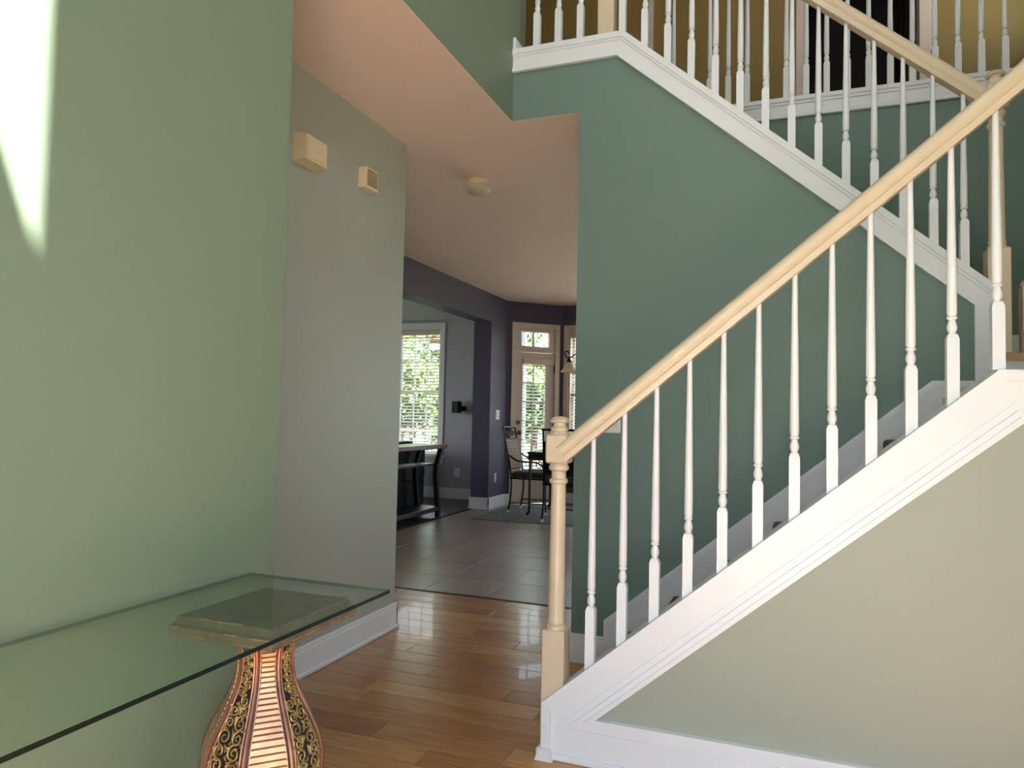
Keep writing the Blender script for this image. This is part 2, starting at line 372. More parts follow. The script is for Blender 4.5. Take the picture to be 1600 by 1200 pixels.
# baseboards
def baseboard(name, label, boxes, material=WHITE):
    o = mk(name, lambda bm: [box(bm, *b, ch=.003) for b in boxes], material); return struct(o, label, 'baseboard')
H = .14
baseboard('baseboard_hall', 'white baseboard along the grey hall wall', [(XH, XH+.016, .3, 3.568, 0, H-.02), (XH, XH+.011, .3, 3.563, H-.02, H), (XH, XH+.024, .3, 3.575, 0, .02), (-3.3, XH+.016, 3.552, 3.568, 0, H)])
baseboard('baseboard_left', 'white baseboard at the foot of the green wall', [(XL, XL+.016, YF, 1.67, 0, H), (XL-.12, XL+.016, 1.655, 1.671, 0, H)])
baseboard('baseboard_stair', 'short white baseboard beside the first stair', [(-.984, -.80, Y2-.016, Y2, 0, .122), (-.984, -.80, Y2-.011, Y2, .122, H), (-.984, -.968, Y2-.016, Y2+.1, 0, H)])
baseboard('baseboard_upper', 'white baseboard end at the upper landing', [(XL, XL+.016, Y2-.02, 3.61, 3.10, 3.187)])
baseboard('baseboard_landing', 'white baseboard on the stair landing', [(.82, XR, Y3-.016, Y3, 1.496, 1.68)])

# ------------------------------------------------------------------ living room: beam, column, walls, window
def wallbox(name, label, boxes, material): return struct(mk(name, lambda bm: [box(bm, *b) for b in boxes], material), label, 'wall')
wallbox('wall_beam', 'plum blue beam and column between living and dining', [(-3.69, XB, 3.5, 8.92, 2.389, ZC), (-3.72, XB, 8.37, 8.92, 0, 2.389)], PLUM)
WX0, WX1, WZ0, WZ1 = -5.36, -4.62, .60, 2.445
wallbox('wall_living', 'slate grey far wall of the living room', [(-7.7, WX0, YL, YL+.16, 0, 2.56), (WX1, XB+.1, YL, YL+.16, 0, 2.56), (WX0, WX1, YL, YL+.16, 0, WZ0), (WX0, WX1, YL, YL+.16, WZ1, 2.56)], SLATE)
wallbox('wall_outer', 'living room side wall with an opening for the added window', [(-7.8, -7.7, 3.4, 5.5, 0, 2.56), (-7.8, -7.7, 7.7, YL+.1, 0, 2.56), (-7.8, -7.7, 5.5, 7.7, 0, .4), (-7.8, -7.7, 5.5, 7.7, 2.4, 2.56)], SLATE)
wallbox('wall_near', 'near wall of the living room', [(-7.7, -3.3, 3.4, 3.5, 0, ZC)], SLATE)
struct(bx('ceiling', (-7.8, -3.69, 3.4, YL+.16, 2.56, 2.64), mat('white ceiling', (216, 214, 206), .7)), 'pale living room ceiling', 'ceiling')
baseboard('baseboard_living', 'white baseboard under the living room window', [(-7.7, -3.72, YL-.016, YL, 0, .15)])
baseboard('baseboard_column', 'white baseboard wrapping the navy column', [(-3.736, XB+.016, 8.354, 8.37, 0, .15), (-3.745, XB+.022, 8.346, 8.37, 0, .02), (XB, XB+.016, 8.354, 8.91, 0, .15), (-3.736, -3.72, 8.37, 9.2, 0, .15)])

def sash_window(name, x0, x1, z0, z1, yw, cols, rows, label, cw=.075):
    """double hung window in a wall facing -y"""
    wn = mk(name, lambda bm: [box(bm, *b, ch=.004) for b in ((x0-cw, x0, yw-.02, yw, z0-.02, z1+cw), (x1, x1+cw, yw-.02, yw, z0-.02, z1+cw), (x0, x1, yw-.02, yw, z1, z1+cw))], WHITE)
    struct(wn, label, 'window')
    mk('jamb', lambda bm: [box(bm, *b) for b in ((x0, x0+.02, yw, yw+.15, z0, z1), (x1-.02, x1, yw, yw+.15, z0, z1), (x0, x1, yw, yw+.15, z1-.02, z1))], WHITE, wn)
    bx('sill', (x0-cw-.03, x1+cw+.03, yw-.05, yw+.15, z0-.03, z0), WHITE, wn, ch=.005); bx('apron', (x0-cw, x1+cw, yw-.015, yw, z0-.11, z0-.03), WHITE, wn, ch=.004)
    zm = (z0+z1)/2
    for (a, b, yy) in ((z0, zm+.02, yw+.085), (zm-.02, z1-.02, yw+.115)):
        s = mk('sash', lambda bm: [box(bm, *q) for q in ((x0+.02, x0+.055, yy, yy+.028, a, b), (x1-.055, x1-.02, yy, yy+.028, a, b), (x0+.02, x1-.02, yy, yy+.028, a, a+.04), (x0+.02, x1-.02, yy, yy+.028, b-.035, b))], WHITE, wn)
        for i in range(cols):
            for j in range(rows):
                xa = x0+.055+(x1-x0-.11)*i/cols; xb = x0+.055+(x1-x0-.11)*(i+1)/cols; za = a+.04+(b-a-.075)*j/rows; zb = a+.04+(b-a-.075)*(j+1)/rows
                bx('pane', (xa, xb, yy+.011, yy+.015, za, zb), GLASS, s)
                if i: bx('muntin', (xa-.009, xa+.009, yy+.004, yy+.024, za, zb), WHITE, s)
                if j: bx('muntin', (xa, xb, yy+.004, yy+.024, za-.009, za+.009), WHITE, s)
    return wn
def blind(x0, x1, z0, z1, yy, label, pitch=.046, parent_loc=None):
    t = thing('window_blind', ((x0+x1)/2, yy, z1), label, 'blind')
    bx('headrail', (x0, x1, yy-.03, yy+.03, z1-.075, z1), TAUPE, t, ch=.004)
    sm = None; z = z1-.11
    while z > z0+.03:
        if sm is None:
            bm = bmesh.new(); v = [bm.verts.new(p) for p in ((-(x1-x0)/2+.004, -.021, -.0105), ((x1-x0)/2-.004, -.021, -.0105), ((x1-x0)/2-.004, .021, .0105), (-(x1-x0)/2+.004, .021, .0105))]
            bm.faces.new(v); r = bmesh.ops.extrude_face_region(bm, geom=bm.faces[:]); bmesh.ops.translate(bm, verts=[q for q in r['geom'] if isinstance(q, bmesh.types.BMVert)], vec=(0, 0, .003))
            o = ob('slat', bm, PLASTIC, t, local=True); sm = o.data
        else:
            o = bpy.data.objects.new('slat', sm); COL.objects.link(o); o.parent = t
        o.location = (0, 0, z-z1); z -= pitch
    bx('bottom_rail', (x0+.004, x1-.004, yy-.025, yy+.025, z0+.004, z0+.022), PLASTIC, t)
    for q in (.2, .8): tx = x0+(x1-x0)*q; bx('ladder_cord', (tx-.002, tx+.002, yy-.027, yy-.025, z0+.01, z1-.05), PLASTIC, t)
    return t
sash_window('window_1', WX0, WX1, WZ0, WZ1, YL, 3, 2, 'white double hung living room window')
blind(WX0+.022, WX1-.022, WZ0+.002, WZ1-.025, YL+.04, 'white slatted blind in the living room window')
sash_window('window_4', -7.7, -7.7, 0, 0, 0, 1, 1, '') if False else None

# far dining walls: diagonal bay wall with door, then a wall with a window and added glazing
ANG = math.radians(45); DD = Vector((math.sin(ANG), math.cos(ANG), 0)); DN = Vector((DD.y, -DD.x, 0)); P0 = Vector((XB, 8.907, 0))
def dmat():
    M4 = Matrix((DD, -DN, Vector((0, 0, 1)))).transposed().to_4x4(); M4.translation = P0; return M4
DM = dmat()
def diag(name, fn, material, parent=None, smooth=False):
    """build with x along the bay wall, y into the wall"""
    bm = bmesh.new(); fn(bm); bmesh.ops.transform(bm, matrix=DM, verts=bm.verts[:]); return ob(name, bm, material, parent, smooth=smooth)
BL = .845
wd = diag('wall_bay', lambda bm: [box(bm, *b) for b in ((-.02, .13, 0, .12, 0, ZC), (.735, BL+.03, 0, .12, 0, ZC), (.13, .735, 0, .12, 2.40, ZC))], SLATE)
wd.data.materials.clear(); wd.data.materials.append(PLUM); struct(wd, 'plum blue angled bay wall around the patio door', 'wall')
dr = diag('door_1', lambda bm: [box(bm, *b, ch=.004) for b in ((.075, .135, -.02, .1, 0, 2.465), (.735, .805, -.02, .1, 0, 2.465), (.135, .735, -.02, .1, 2.395, 2.465), (.135, .735, -.01, .1, 2.07, 2.11))], TAUPE)
struct(dr, 'glazed patio door with transom in the angled bay wall', 'door')
leaf = diag('door_leaf', lambda bm: [box(bm, *b, ch=.003) for b in ((.138, .255, .01, .055, .012, 2.062), (.60, .732, .01, .055, .012, 2.062), (.255, .60, .01, .055, 1.90, 2.062), (.255, .60, .01, .055, .012, .36))], TAUPE, dr)
for i in range(2):
    for j in range(6):
        a = .255+.345*i/2; z = .36+1.54*j/6
        diag('pane', lambda bm: box(bm, a, a+.1725, .03, .034, z, z+1.54/6), GLASS, leaf)
        if j: diag('muntin', lambda bm: box(bm, a, a+.1725, .022, .044, z-.008, z+.008), TAUPE, leaf)
diag('muntin', lambda bm: box(bm, .4195, .4355, .022, .044, .36, 1.90), TAUPE, leaf)
tf = diag('transom_frame', lambda bm: [box(bm, *b, ch=.003) for b in ((.135, .18, .0, .06, 2.11, 2.395), (.645, .735, .0, .06, 2.11, 2.395), (.18, .645, .0, .06, 2.345, 2.395), (.18, .645, .0, .06, 2.11, 2.15), (.405, .418, .01, .05, 2.15, 2.345))], TAUPE, dr)
for a, b in ((.18, .405), (.418, .645)): diag('pane', lambda bm: box(bm, a, b, .03, .034, 2.15, 2.345), GLASS, tf)
def knob(bm, x, z, r, d):
    t = bmesh.new(); lathe(t, [(r*.9, 0), (r*.9, .006), (r*.35, .01), (r*.35, d*.5), (r, d*.65), (r, d*.9), (r*.5, d), (0, d)], seg=14)
    bmesh.ops.transform(t, matrix=Matrix.Translation((x, .01, z)) @ Matrix.Rotation(PI/2, 4, 'X'), verts=t.verts[:])
    me = bpy.data.meshes.new('k'); t.to_mesh(me); t.free(); bm.from_mesh(me); bpy.data.meshes.remove(me)
diag('door_knob', lambda bm: knob(bm, .205, .967, .03, .06), BRASS, leaf, smooth=True)
diag('deadbolt', lambda bm: knob(bm, .195, 1.106, .028, .022), BRASS, leaf, smooth=True)
for z in (.25, 1.05, 1.85): diag('hinge', lambda bm: box(bm, .726, .742, -.006, .012, z-.05, z+.05), BRONZE, dr)
db = thing('door_blind', tuple(P0+DD*.43), 'slatted blind hanging on the patio door', 'blind')
bm_parent = db
def dchild(name, fn, material):
    o = diag(name, fn, material, db); return o
dchild('headrail', lambda bm: box(bm, .245, .70, -.035, .008, 1.91, 1.985, ch=.004), TAUPE)
for k in range(34): dchild('slat', lambda bm: prism(bm, [(-.024, 1.876-.044*k), (.004, 1.89-.044*k), (.004, 1.893-.044*k), (-.024, 1.879-.044*k)], 'x', .257, .598), PLASTIC)
dchild('bottom_rail', lambda bm: box(bm, .257, .598, -.024, .006, .385, .40), PLASTIC)
C2 = P0+DD*BL
W2 = (C2.x+.10, C2.x+1.05, .62, 2.39); W3 = (-1.5, 1.4, .15, 2.3)
wallbox('wall_far', 'plum blue far dining wall with a window and added glazing', [(C2.x-.02, W2[0], YD, YD+.15, 0, ZC), (W2[1], W3[0], YD, YD+.15, 0, ZC), (W3[1], XR, YD, YD+.15, 0, ZC),
    (W2[0], W2[1], YD, YD+.15, 0, W2[2]), (W2[0], W2[1], YD, YD+.15, W2[3], ZC), (W3[0], W3[1], YD, YD+.15, 0, W3[2]), (W3[0], W3[1], YD, YD+.15, W3[3], ZC)], PLUM)
wallbox('wall_kitchen', 'right end wall of the dining area', [(XR, XR+.12, 5.9, YD+.15, 0, ZC)], SLATE)
wn = sash_window('window_2', *W2, YD, 3, 2, 'tall white dining window beside the patio door'); 
for o in [wn]+list(wn.children): 
    if o.data.materials[0] is WHITE: o.data.materials.clear(); o.data.materials.append(TAUPE)
blind(W2[0]+.022, W2[1]-.022, W2[2]+.002, W2[3]-.022, YD+.04, 'white slatted blind in the dining window by the hanging lamp')
baseboard('baseboard_dining', 'cream baseboard below the dining window', [(C2.x, XR, YD-.016, YD, 0, .15)])
diag('baseboard_bay', lambda bm: [box(bm, 0, .075, -.016, 0, 0, .15), box(bm, .805, BL, -.016, 0, 0, .15)], WHITE)['kind'] = 'structure'

# ------------------------------------------------------------------ lower stair flight
RISE, RUN = .187, .2175
XE = XR-.002
def nose(k): return -.46+RUN*(k-2)
st = thing('staircase', (-.70, 2.95, 0), 'white lower stair flight with panelled stringer rising from the hardwood floor', 'staircase')
cap_path = [(-.788, 0), (-.788, .193), (.589, 1.362), (XE, 1.362)]
low_path = [(XE, 1.214), (.646, 1.214), (-.606, .158), (XE, .158)]
mk('stringer', lambda bm: prism(bm, [(-.757, 0), (-.757, .18), (.60, 1.335), (XE, 1.335), (XE, 1.205), (.648, 1.205), (-.62, .145), (XE, .145), (XE, 0)], 'y', Y1, Y1+.0115), WHITE, st)
mk('stringer_cap', lambda bm: strip(bm, cap_path, 0, -.033, Y1-.014, Y1+.115), WHITE, st)
mk('stringer_moulding', lambda bm: [strip(bm, low_path, -.030, .0, Y1-.008, Y1+.0115), strip(bm, low_path, -.012, .004, Y1-.014, Y1+.0115), strip(bm, low_path, -.052, -.044, Y1-.004, Y1+.0115)], WHITE, st)
mk('base_moulding', lambda bm: [box(bm, -.757, XE, Y1-.012, Y1, 0, .022, ch=.004)], WHITE, st)
mk('shoe_block', lambda bm: prism(bm, [(-.806, 0), (-.742, 0), (-.748, .022), (-.756, .042), (-.79, .042), (-.798, .022)], 'y', Y1-.03, Y1+.118), WHITE, st)
for k in range(1, 7):
    mk('tread', lambda bm: box(bm, nose(k), nose(k+1)+.025, Y1+.0905, Y2-.0225, RISE*k-.03, RISE*k, ch=.006), TREAD, st)
for k in range(1, 8):
    bx('riser', (nose(k)+.022, nose(k)+.038, Y1+.0905, Y2-.0225, RISE*(k-1), RISE*k-.03), WHITE, st)
bx('landing', (nose(7), XE, Y1+.0905, Y2-.0005, RISE*7-.04, RISE*7), TREAD, st)
bx('riser', (.8225, XE, Y2-.002, Y2+.014, RISE*7, 1.466), WHITE, st)
bx('landing', (.8225, XE, Y2-.02, Y3-.001, 1.466, 1.496), TREAD, st)
sk = [(-.80, .0), (-.80, .222), (.587, 1.382), (.738, 1.382)]
mk('skirt_board', lambda bm: prism(bm, [(-.80, 0), (-.80, .20), (.587, 1.36), (.736, 1.36), (.736, 1.15), (.66, 1.10), (-.45, .0)], 'y', Y2-.014, Y2-.0005), WHITE, st)
mk('skirt_moulding', lambda bm: [strip(bm, sk, 0, -.022, Y2-.022, Y2-.0005), strip(bm, sk, -.022, -.034, Y2-.018, Y2-.0005)], WHITE, st)
for k in range(1, 7):
    ords = ('first', 'second', 'third', 'fourth', 'fifth', 'sixth')[k-1]
    x0 = nose(k)-.006; z = RISE*k
    def f(bm):
        pr = [(nose(k+1)+.005, z+.001), (nose(k+1)+.005, z+.009), (x0+.012, z+.009), (x0-.001, z+.004), (x0-.006, z-.008), (x0-.006, z-.045), (x0, z-.045), (x0+.002, z-.006), (x0+.008, z+.001)]
        prism(bm, pr, 'y', 2.68, 3.38)
    tag(mk('tread_mat', f, MAT), 'dark scroll patterned stair mat on the %s step from the floor' % ords, 'stair mat', 'mats on the lower stair treads')

# newel and baluster shapes --------------------------------------------------
def newel(parent, x, y, z0, base_h=.44, hw=.0415, top=1.2, shoe=False):
    n = mk('newel_post', lambda bm: box(bm, x-hw, x+hw, y-hw, y+hw, z0, z0+base_h, ch=.004), CREAM, parent)
    k = top/1.2
    def up_(bm):
        zz = lambda a: z0+base_h+(a-.44)*(top-base_h)/(1.2-.44)
        lathe(bm, [(.036, zz(.44)), (.035, zz(.452)), (.028, zz(.456)), (.033, zz(.462)), (.034, zz(.468)), (.031, zz(.476)), (.0305, zz(.50)), (.0265, zz(.95)), (.0265, zz(.955)), (.033, zz(.960)), (.034, zz(.966)), (.033, zz(.972)), (.0265, zz(.977)), (.026, zz(1.000)), (.036, zz(1.008)), (.037, zz(1.016)), (.034, zz(1.024)), (.03, zz(1.03))], (x, y, 0), 20)
    mk('turned_shaft', up_, CREAM, n, smooth=True)
    def blk(bm):
        zz = lambda a: z0+base_h+(a-.44)*(top-base_h)/(1.2-.44)
        box(bm, x-hw, x+hw, y-hw, y+hw, zz(1.03), zz(1.136), ch=.007)
        lathe(bm, [(.036, zz(1.134)), (.035, zz(1.142)), (.030, zz(1.146)), (.033, zz(1.152)), (.033, zz(1.158)), (.026, zz(1.162)), (.0225, zz(1.168)), (.0235, zz(1.175)), (.036, zz(1.179)), (.037, zz(1.184)), (.030, zz(1.194)), (.015, zz(1.2)), (0, zz(1.201))], (x, y, 0), 20)
    mk('finial', blk, CREAM, n, smooth=True)
    return n
def baluster(parent, x, y, zb, zt, hw=.0165, blk=.19, slope=0, material=WHITE):
    def f(bm):
        z0 = zb+blk
        pts = [(x-hw, -slope*hw), (x+hw, slope*hw)]
        v = []
        for (px, dz) in pts:
            for py in (y-hw, y+hw): v.append(bm.verts.new((px, py, zb+dz+.0005))); v.append(bm.verts.new((px, py, z0)))
        for q in ((0, 1, 3, 2), (4, 6, 7, 5), (0, 4, 5, 1), (2, 3, 7, 6), (0, 2, 6, 4)): bm.faces.new([v[i] for i in q])
        t = [bm.verts.new((x+a*hw*.72, y+b*hw*.72, z0+.014)) for a, b in ((-1, -1), (-1, 1), (1, 1), (1, -1))]
        o = [v[1], v[3], v[7], v[5]]
        for i in range(4): bm.faces.new((o[i], o[(i+1) % 4], t[(i+1) % 4], t[i]))
        bm.faces.new(t)
        s = z0+.013
        lathe(bm, [(.0085, s), (.0105, s+.006), (.014, s+.016), (.0145, s+.024), (.012, s+.034), (.0095, s+.042), (.0095, s+.045), (.0145, s+.048), (.0145, s+.053), (.0115, s+.056), (.0142, s+.064), (.0138, s+.16), (.0085, zt-.01), (.0085, zt+.012)], (x, y, 0), 12)
    return mk('baluster', f, material, parent, smooth=True)
def handrail(bm, pts, y):
    """moulded rail swept along a path in x, z"""
    prof = [(-.024, 0), (-.026, .006), (-.026, .020), (-.022, .024), (-.030, .032), (-.033, .044), (-.031, .056), (-.022, .065), (-.008, .069), (.008, .069), (.022, .065), (.031, .056), (.033, .044), (.030, .032), (.022, .024), (.026, .020), (.026, .006), (.024, 0)]
    rings = []
    for i, p in enumerate(pts):
        p = Vector(p); a = (p-Vector(pts[i-1])).normalized() if i else None; b = (Vector(pts[i+1])-p).normalized() if i < len(pts)-1 else None
        t = ((a or b)+(b or a)).normalized(); nrm = Vector((-t.y, t.x)); nrm = nrm if nrm.y > 0 else -nrm
        k = 1/max(.4, (Vector((-(a or b).y, (a or b).x))).normalized().dot(nrm) if Vector((-(a or b).y, (a or b).x)).dot(nrm) > 0 else -(Vector((-(a or b).y, (a or b).x))).dot(nrm))
        rings.append([bm.verts.new((p.x+nrm.x*h*k, y+wd_, p.y+nrm.y*h*k)) for wd_, h in prof])
    n = len(prof)
    for A, B in zip(rings, rings[1:]):
        for k in range(n): bm.faces.new((A[k], A[(k+1) % n], B[(k+1) % n], B[k]))
    bm.faces.new(rings[0]); bm.faces.new(list(reversed(rings[-1])))

# lower railing
capz = lambda x: 1.362 if x > .589 else .221+.849*(x+.755)
railz = lambda x: 1.047+.8355*(x+.711)          # underside of the rail
rl = thing('stair_railing', (-.757, 2.49, 0), 'cream handrail and newel with white turned balusters on the lower stair flight', 'railing')
YB1 = Y1+.028
newel(rl, -.757, 2.488, 0)
bx('newel_shoe', (-.812, -.79, 2.44, 2.545, 0, .03), WHITE, rl, ch=.006)
for i in range(12):
    x = -.625+.1103*i+(.006 if i == 11 else 0)
    baluster(rl, x, YB1, capz(x), railz(x)+.004, slope=.849 if x < .57 else 0)
gx = .73
rp = [(-.718, railz(-.718)), (gx-.03, railz(gx-.03))]+[(gx-.03+.055*math.sin(a)*.8+.01*k, railz(gx-.03)+.030*k+.012*k*k*.5) for k, a in ((1, .5), (2, .8), (3, 1.0))]+[(.80, railz(gx)+.22)]
mk('handrail', lambda bm: handrail(bm, rp, YB1), CREAM, rl, smooth=True)
newel(rl, .845, 2.492, 1.362, base_h=.35, top=1.2)

# ------------------------------------------------------------------ upper stair flight
su = thing('staircase', (.82, 3.95, 1.496), 'white upper stair flight climbing from the landing to the olive upper hall', 'staircase')
ucap = [(XL, 3.12), (-.746, 3.12), (.822, 1.772)]
ulow = [(XL, 3.005), (-.777, 3.005), (.746, 1.697), (.746, 1.32)]
mk('stringer', lambda bm: prism(bm, [(XL, 3.11), (-.75, 3.11), (.82, 1.76), (.82, 1.312), (.75, 1.312), (.75, 1.70), (-.775, 3.008), (XL, 3.008)], 'y', Y2-.012, Y2-.0005), WHITE, su)
mk('stringer_cap', lambda bm: [strip(bm, ucap, 0, -.028, Y2-.026, Y2+.115), strip(bm, ucap, -.028, -.040, Y2-.018, Y2-.0005)], WHITE, su)
mk('stringer_moulding', lambda bm: [strip(bm, ulow, 0, .022, Y2-.018, Y2-.0005), strip(bm, ulow, -.004, .010, Y2-.022, Y2-.0005)], WHITE, su)
NS = 8; ur = (Z2-1.496)/NS; un = 1.568/NS
ux = lambda k: 1.0267-.231*k
for k in range(1, NS):
    bx('tread', (ux(k+1)-.02, ux(k), Y2+.1005, Y3-.014, 1.496+ur*k-.03, 1.496+ur*k), TREAD, su)
for k in range(1, NS+1):
    bx('riser', (ux(k)-.034, ux(k)-.02, Y2+.1005, Y3-.014, 1.496+ur*(k-1), 1.496+ur*k-.03), WHITE, su)
ru = thing('stair_railing', (.829, 3.47, 1.496), 'cream handrail with white balusters descending to the landing newel on the upper flight', 'railing')
YB2 = Y2+.028
newel(ru, .836, 3.47, 1.496)
ucz = lambda x: 3.12 if x < -.746 else 3.12-.8597*(x+.746)
urz = lambda x: 2.659-.863*(x-.652)
UX = [-.76+.1135*i for i in range(14)]
for x in UX: baluster(ru, x, YB2, ucz(x), urz(x)+.006, slope=-.86 if x > -.74 else 0)
mk('handrail', lambda bm: handrail(bm, [(.815, urz(.815)), (-.84, urz(-.84))], YB2), CREAM, ru, smooth=True)
newel(ru, -.842, 3.47, 3.12, base_h=.35, hw=.041)
# landing railing on the upper floor
la = thing('landing_railing', (-1.1, 3.46, 3.12), 'short white balustrade at the green wall end of the upper landing', 'railing')
for x in (-1.215, -1.097, -.979): baluster(la, x, YB2, 3.12, 3.12+.86)
mk('handrail', lambda bm: handrail(bm, [(XL+.002, 3.97), (-.885, 3.97)], YB2), CREAM, la, smooth=True)
# balcony railing along the upper hall
ba = thing('balcony_railing', (.4, Y3+.04, 3.118), 'white balustrade along the edge of the upper hall above the teal wall', 'railing')
mk('fascia', lambda bm: [box(bm, -.76, XR, Y3-.012, Y3+.02, 3.005, 3.09), box(bm, -.76, XR, Y3-.03, Y3+.1, 3.09, 3.118, ch=.004), box(bm, -.76, XR, Y3-.02, Y3+.01, 3.075, 3.09), box(bm, -.76, XR, Y3-.022, Y3, 2.995, 3.015, ch=.004), box(bm, -.76, XR, Y3-.018, Y3, 3.015, 3.026)], WHITE, ba)
i = 0
while True:
    x = 1.683-.1113*i; i += 1
    if x < -.70: break
    baluster(ba, x, Y3+.028, 3.118, 3.118+.86)
mk('handrail', lambda bm: handrail(bm, [(-.76, 3.968), (XR-.002, 3.968)], Y3+.028), CREAM, ba, smooth=True)
# half newel at the right of the landing
lp = thing('landing_post', (.99, Y2+.03, 1.496), 'cream post at the edge of the stair landing step', 'post')
mk('post_block', lambda bm: box(bm, .915, .985, Y2-.005, Y2+.065, 1.496, 1.775, ch=.006), CREAM, lp)
mk('post_cap', lambda bm: lathe(bm, [(.036, 1.772), (.038, 1.782), (.03, 1.795), (0, 1.80)], (.95, Y2+.03, 0), 16), CREAM, lp, smooth=True)

# ------------------------------------------------------------------ wall fittings
def plate(name, label, cat, c, w_, h_, normal, detail, group=None):
    t = thing(name, c, label, cat, group)
    def orient(bm):
        ang = {'-y': 0, '+x': PI/2}[normal]
        bmesh.ops.transform(bm, matrix=Matrix.Rotation(ang, 4, 'Z'), verts=bm.verts[:])
    def f(bm): box(bm, -w_/2, w_/2, -.007, 0, -h_/2, h_/2, ch=.003); orient(bm)
    mk('cover_plate', f, PLASTIC, t, local=True)
    for (a, b, z0, z1, mm, nm) in detail:
        def g_(bm): box(bm, a, b, -.011, -.006, z0, z1, ch=.001); orient(bm)
        mk(nm, g_, mm, t, local=True)
    return t
IV2 = mat('pale switch plastic', (222, 220, 214), .4)
plate('light_switch', 'white double light switch plate on the teal stair wall', 'light switch', (-.781, Y2, 1.184), .095, .12, '-y', [(-.032, -.014, -.03, .03, IV2, 'rocker'), (.014, .032, -.03, .03, IV2, 'rocker')])
plate('light_switch', 'white light switch on the plum column near the patio door', 'light switch', (XB, 8.625, 1.203), .12, .125, '+x', [(-.035, .035, .004, .04, IV2, 'rocker'), (-.035, .035, -.04, -.004, IV2, 'rocker')])
plate('wall_outlet', 'white outlet low on the plum column', 'outlet', (XB, 8.585, .388), .07, .12, '+x', [(-.018, .018, .008, .04, IV2, 'socket'), (-.018, .018, -.04, -.008, IV2, 'socket')])
plate('wall_outlet', 'white outlet low on the slate wall right of the window', 'outlet', (-4.318, YL, .372), .08, .125, '-y', [(-.018, .018, .008, .042, IV2, 'socket'), (-.018, .018, -.042, -.008, IV2, 'socket')])
# door chime boxes on the grey wall
def frustum_x(bm, x0, x1, a, b):
    """from rectangle a=(y0,y1,z0,z1) at x0 to rectangle b at x1"""
    A = [bm.verts.new((x0, p, q)) for p, q in ((a[0], a[2]), (a[1], a[2]), (a[1], a[3]), (a[0], a[3]))]; B = [bm.verts.new((x1, p, q)) for p, q in ((b[0], b[2]), (b[1], b[2]), (b[1], b[3]), (b[0], b[3]))]
    bm.faces.new(A); bm.faces.new(B)
    for i in range(4): bm.faces.new((A[i], A[(i+1) % 4], B[(i+1) % 4], B[i]))
c1 = thing('door_chime', (XH, 2.64, 2.37), 'larger ivory chime box with a framed front on the grey hall wall', 'door chime', 'chime boxes on the grey hall wall')
mk('housing', lambda bm: frustum_x(bm, XH, XH+.062, (2.548, 2.725, 2.305, 2.435), (2.56, 2.713, 2.316, 2.427)), IVORY, c1)
mk('front_panel', lambda bm: box(bm, XH+.061, XH+.066, 2.572, 2.702, 2.326, 2.418, ch=.002), IVORY, c1)
mk('emblem', lambda bm: [tube(bm, [(XH+.066, 2.62+.02*k, 2.36+.006*((k+1) % 2)), (XH+.067, 2.63+.02*k, 2.385)], .002, 5) for k in range(3)], IVORY, c1)
c2 = thing('door_chime', (XH, 3.12, 2.40), 'smaller ivory chime box with louvred front on the grey hall wall', 'door chime', 'chime boxes on the grey hall wall')
mk('housing', lambda bm: box(bm, XH, XH+.05, 3.062, 3.178, 2.345, 2.452, ch=.003), IVORY, c2)
for k in range(10): mk('slot_shade', lambda bm: box(bm, XH+.0495, XH+.053, 3.075, 3.165, 2.360+k*.0085, 2.3625+k*.0085), mat('louvre shadow gap', (120, 90, 62), .7), c2)  # dark strips paint the shade inside the slots
# flush ceiling light
lt = thing('ceiling_light', (-1.885, 4.25, ZC), 'round flush ceiling light with frosted dome in the hall', 'ceiling light')
LC = (-1.885, 4.25, ZC)
mk('base_ring', lambda bm: lathe(bm, [(.0, 0), (.078, 0), (.082, -.006), (.082, -.036), (.078, -.042), (.0, -.042)], LC, 28), mat('ivory metal', (228, 214, 184), .4), lt, smooth=True)
mk('dome', lambda bm: lathe(bm, [(.086, -.038), (.088, -.046), (.084, -.062), (.070, -.080), (.046, -.092), (.02, -.097), (0, -.098)], LC, 28), mat('frosted dome glass', (206, 192, 166), .3), lt, smooth=True)
mk('screw', lambda bm: [lathe(bm, [(0, 0), (.003, 0), (.003, .002)], (LC[0]-.03, LC[1]-.079, LC[2]-.02), 6)], BRONZE, lt)
# black speaker on the slate wall
sp = thing('wall_speaker', (-4.25, YL, 1.29), 'small black speaker on a bracket on the slate living room wall', 'speaker')
mk('body', lambda bm: prism(bm, [(-4.345, 9.06), (-4.25, 9.04), (-4.235, 9.15), (-4.32, 9.165)], 'z', 1.215, 1.38), mat('matte black plastic', (14, 14, 15), .7), sp)
mk('bracket', lambda bm: [box(bm, -4.28, -4.19, YL-.05, YL, 1.245, 1.31), box(bm, -4.27, -4.24, YL-.09, YL-.04, 1.26, 1.30)], BLACK, sp)

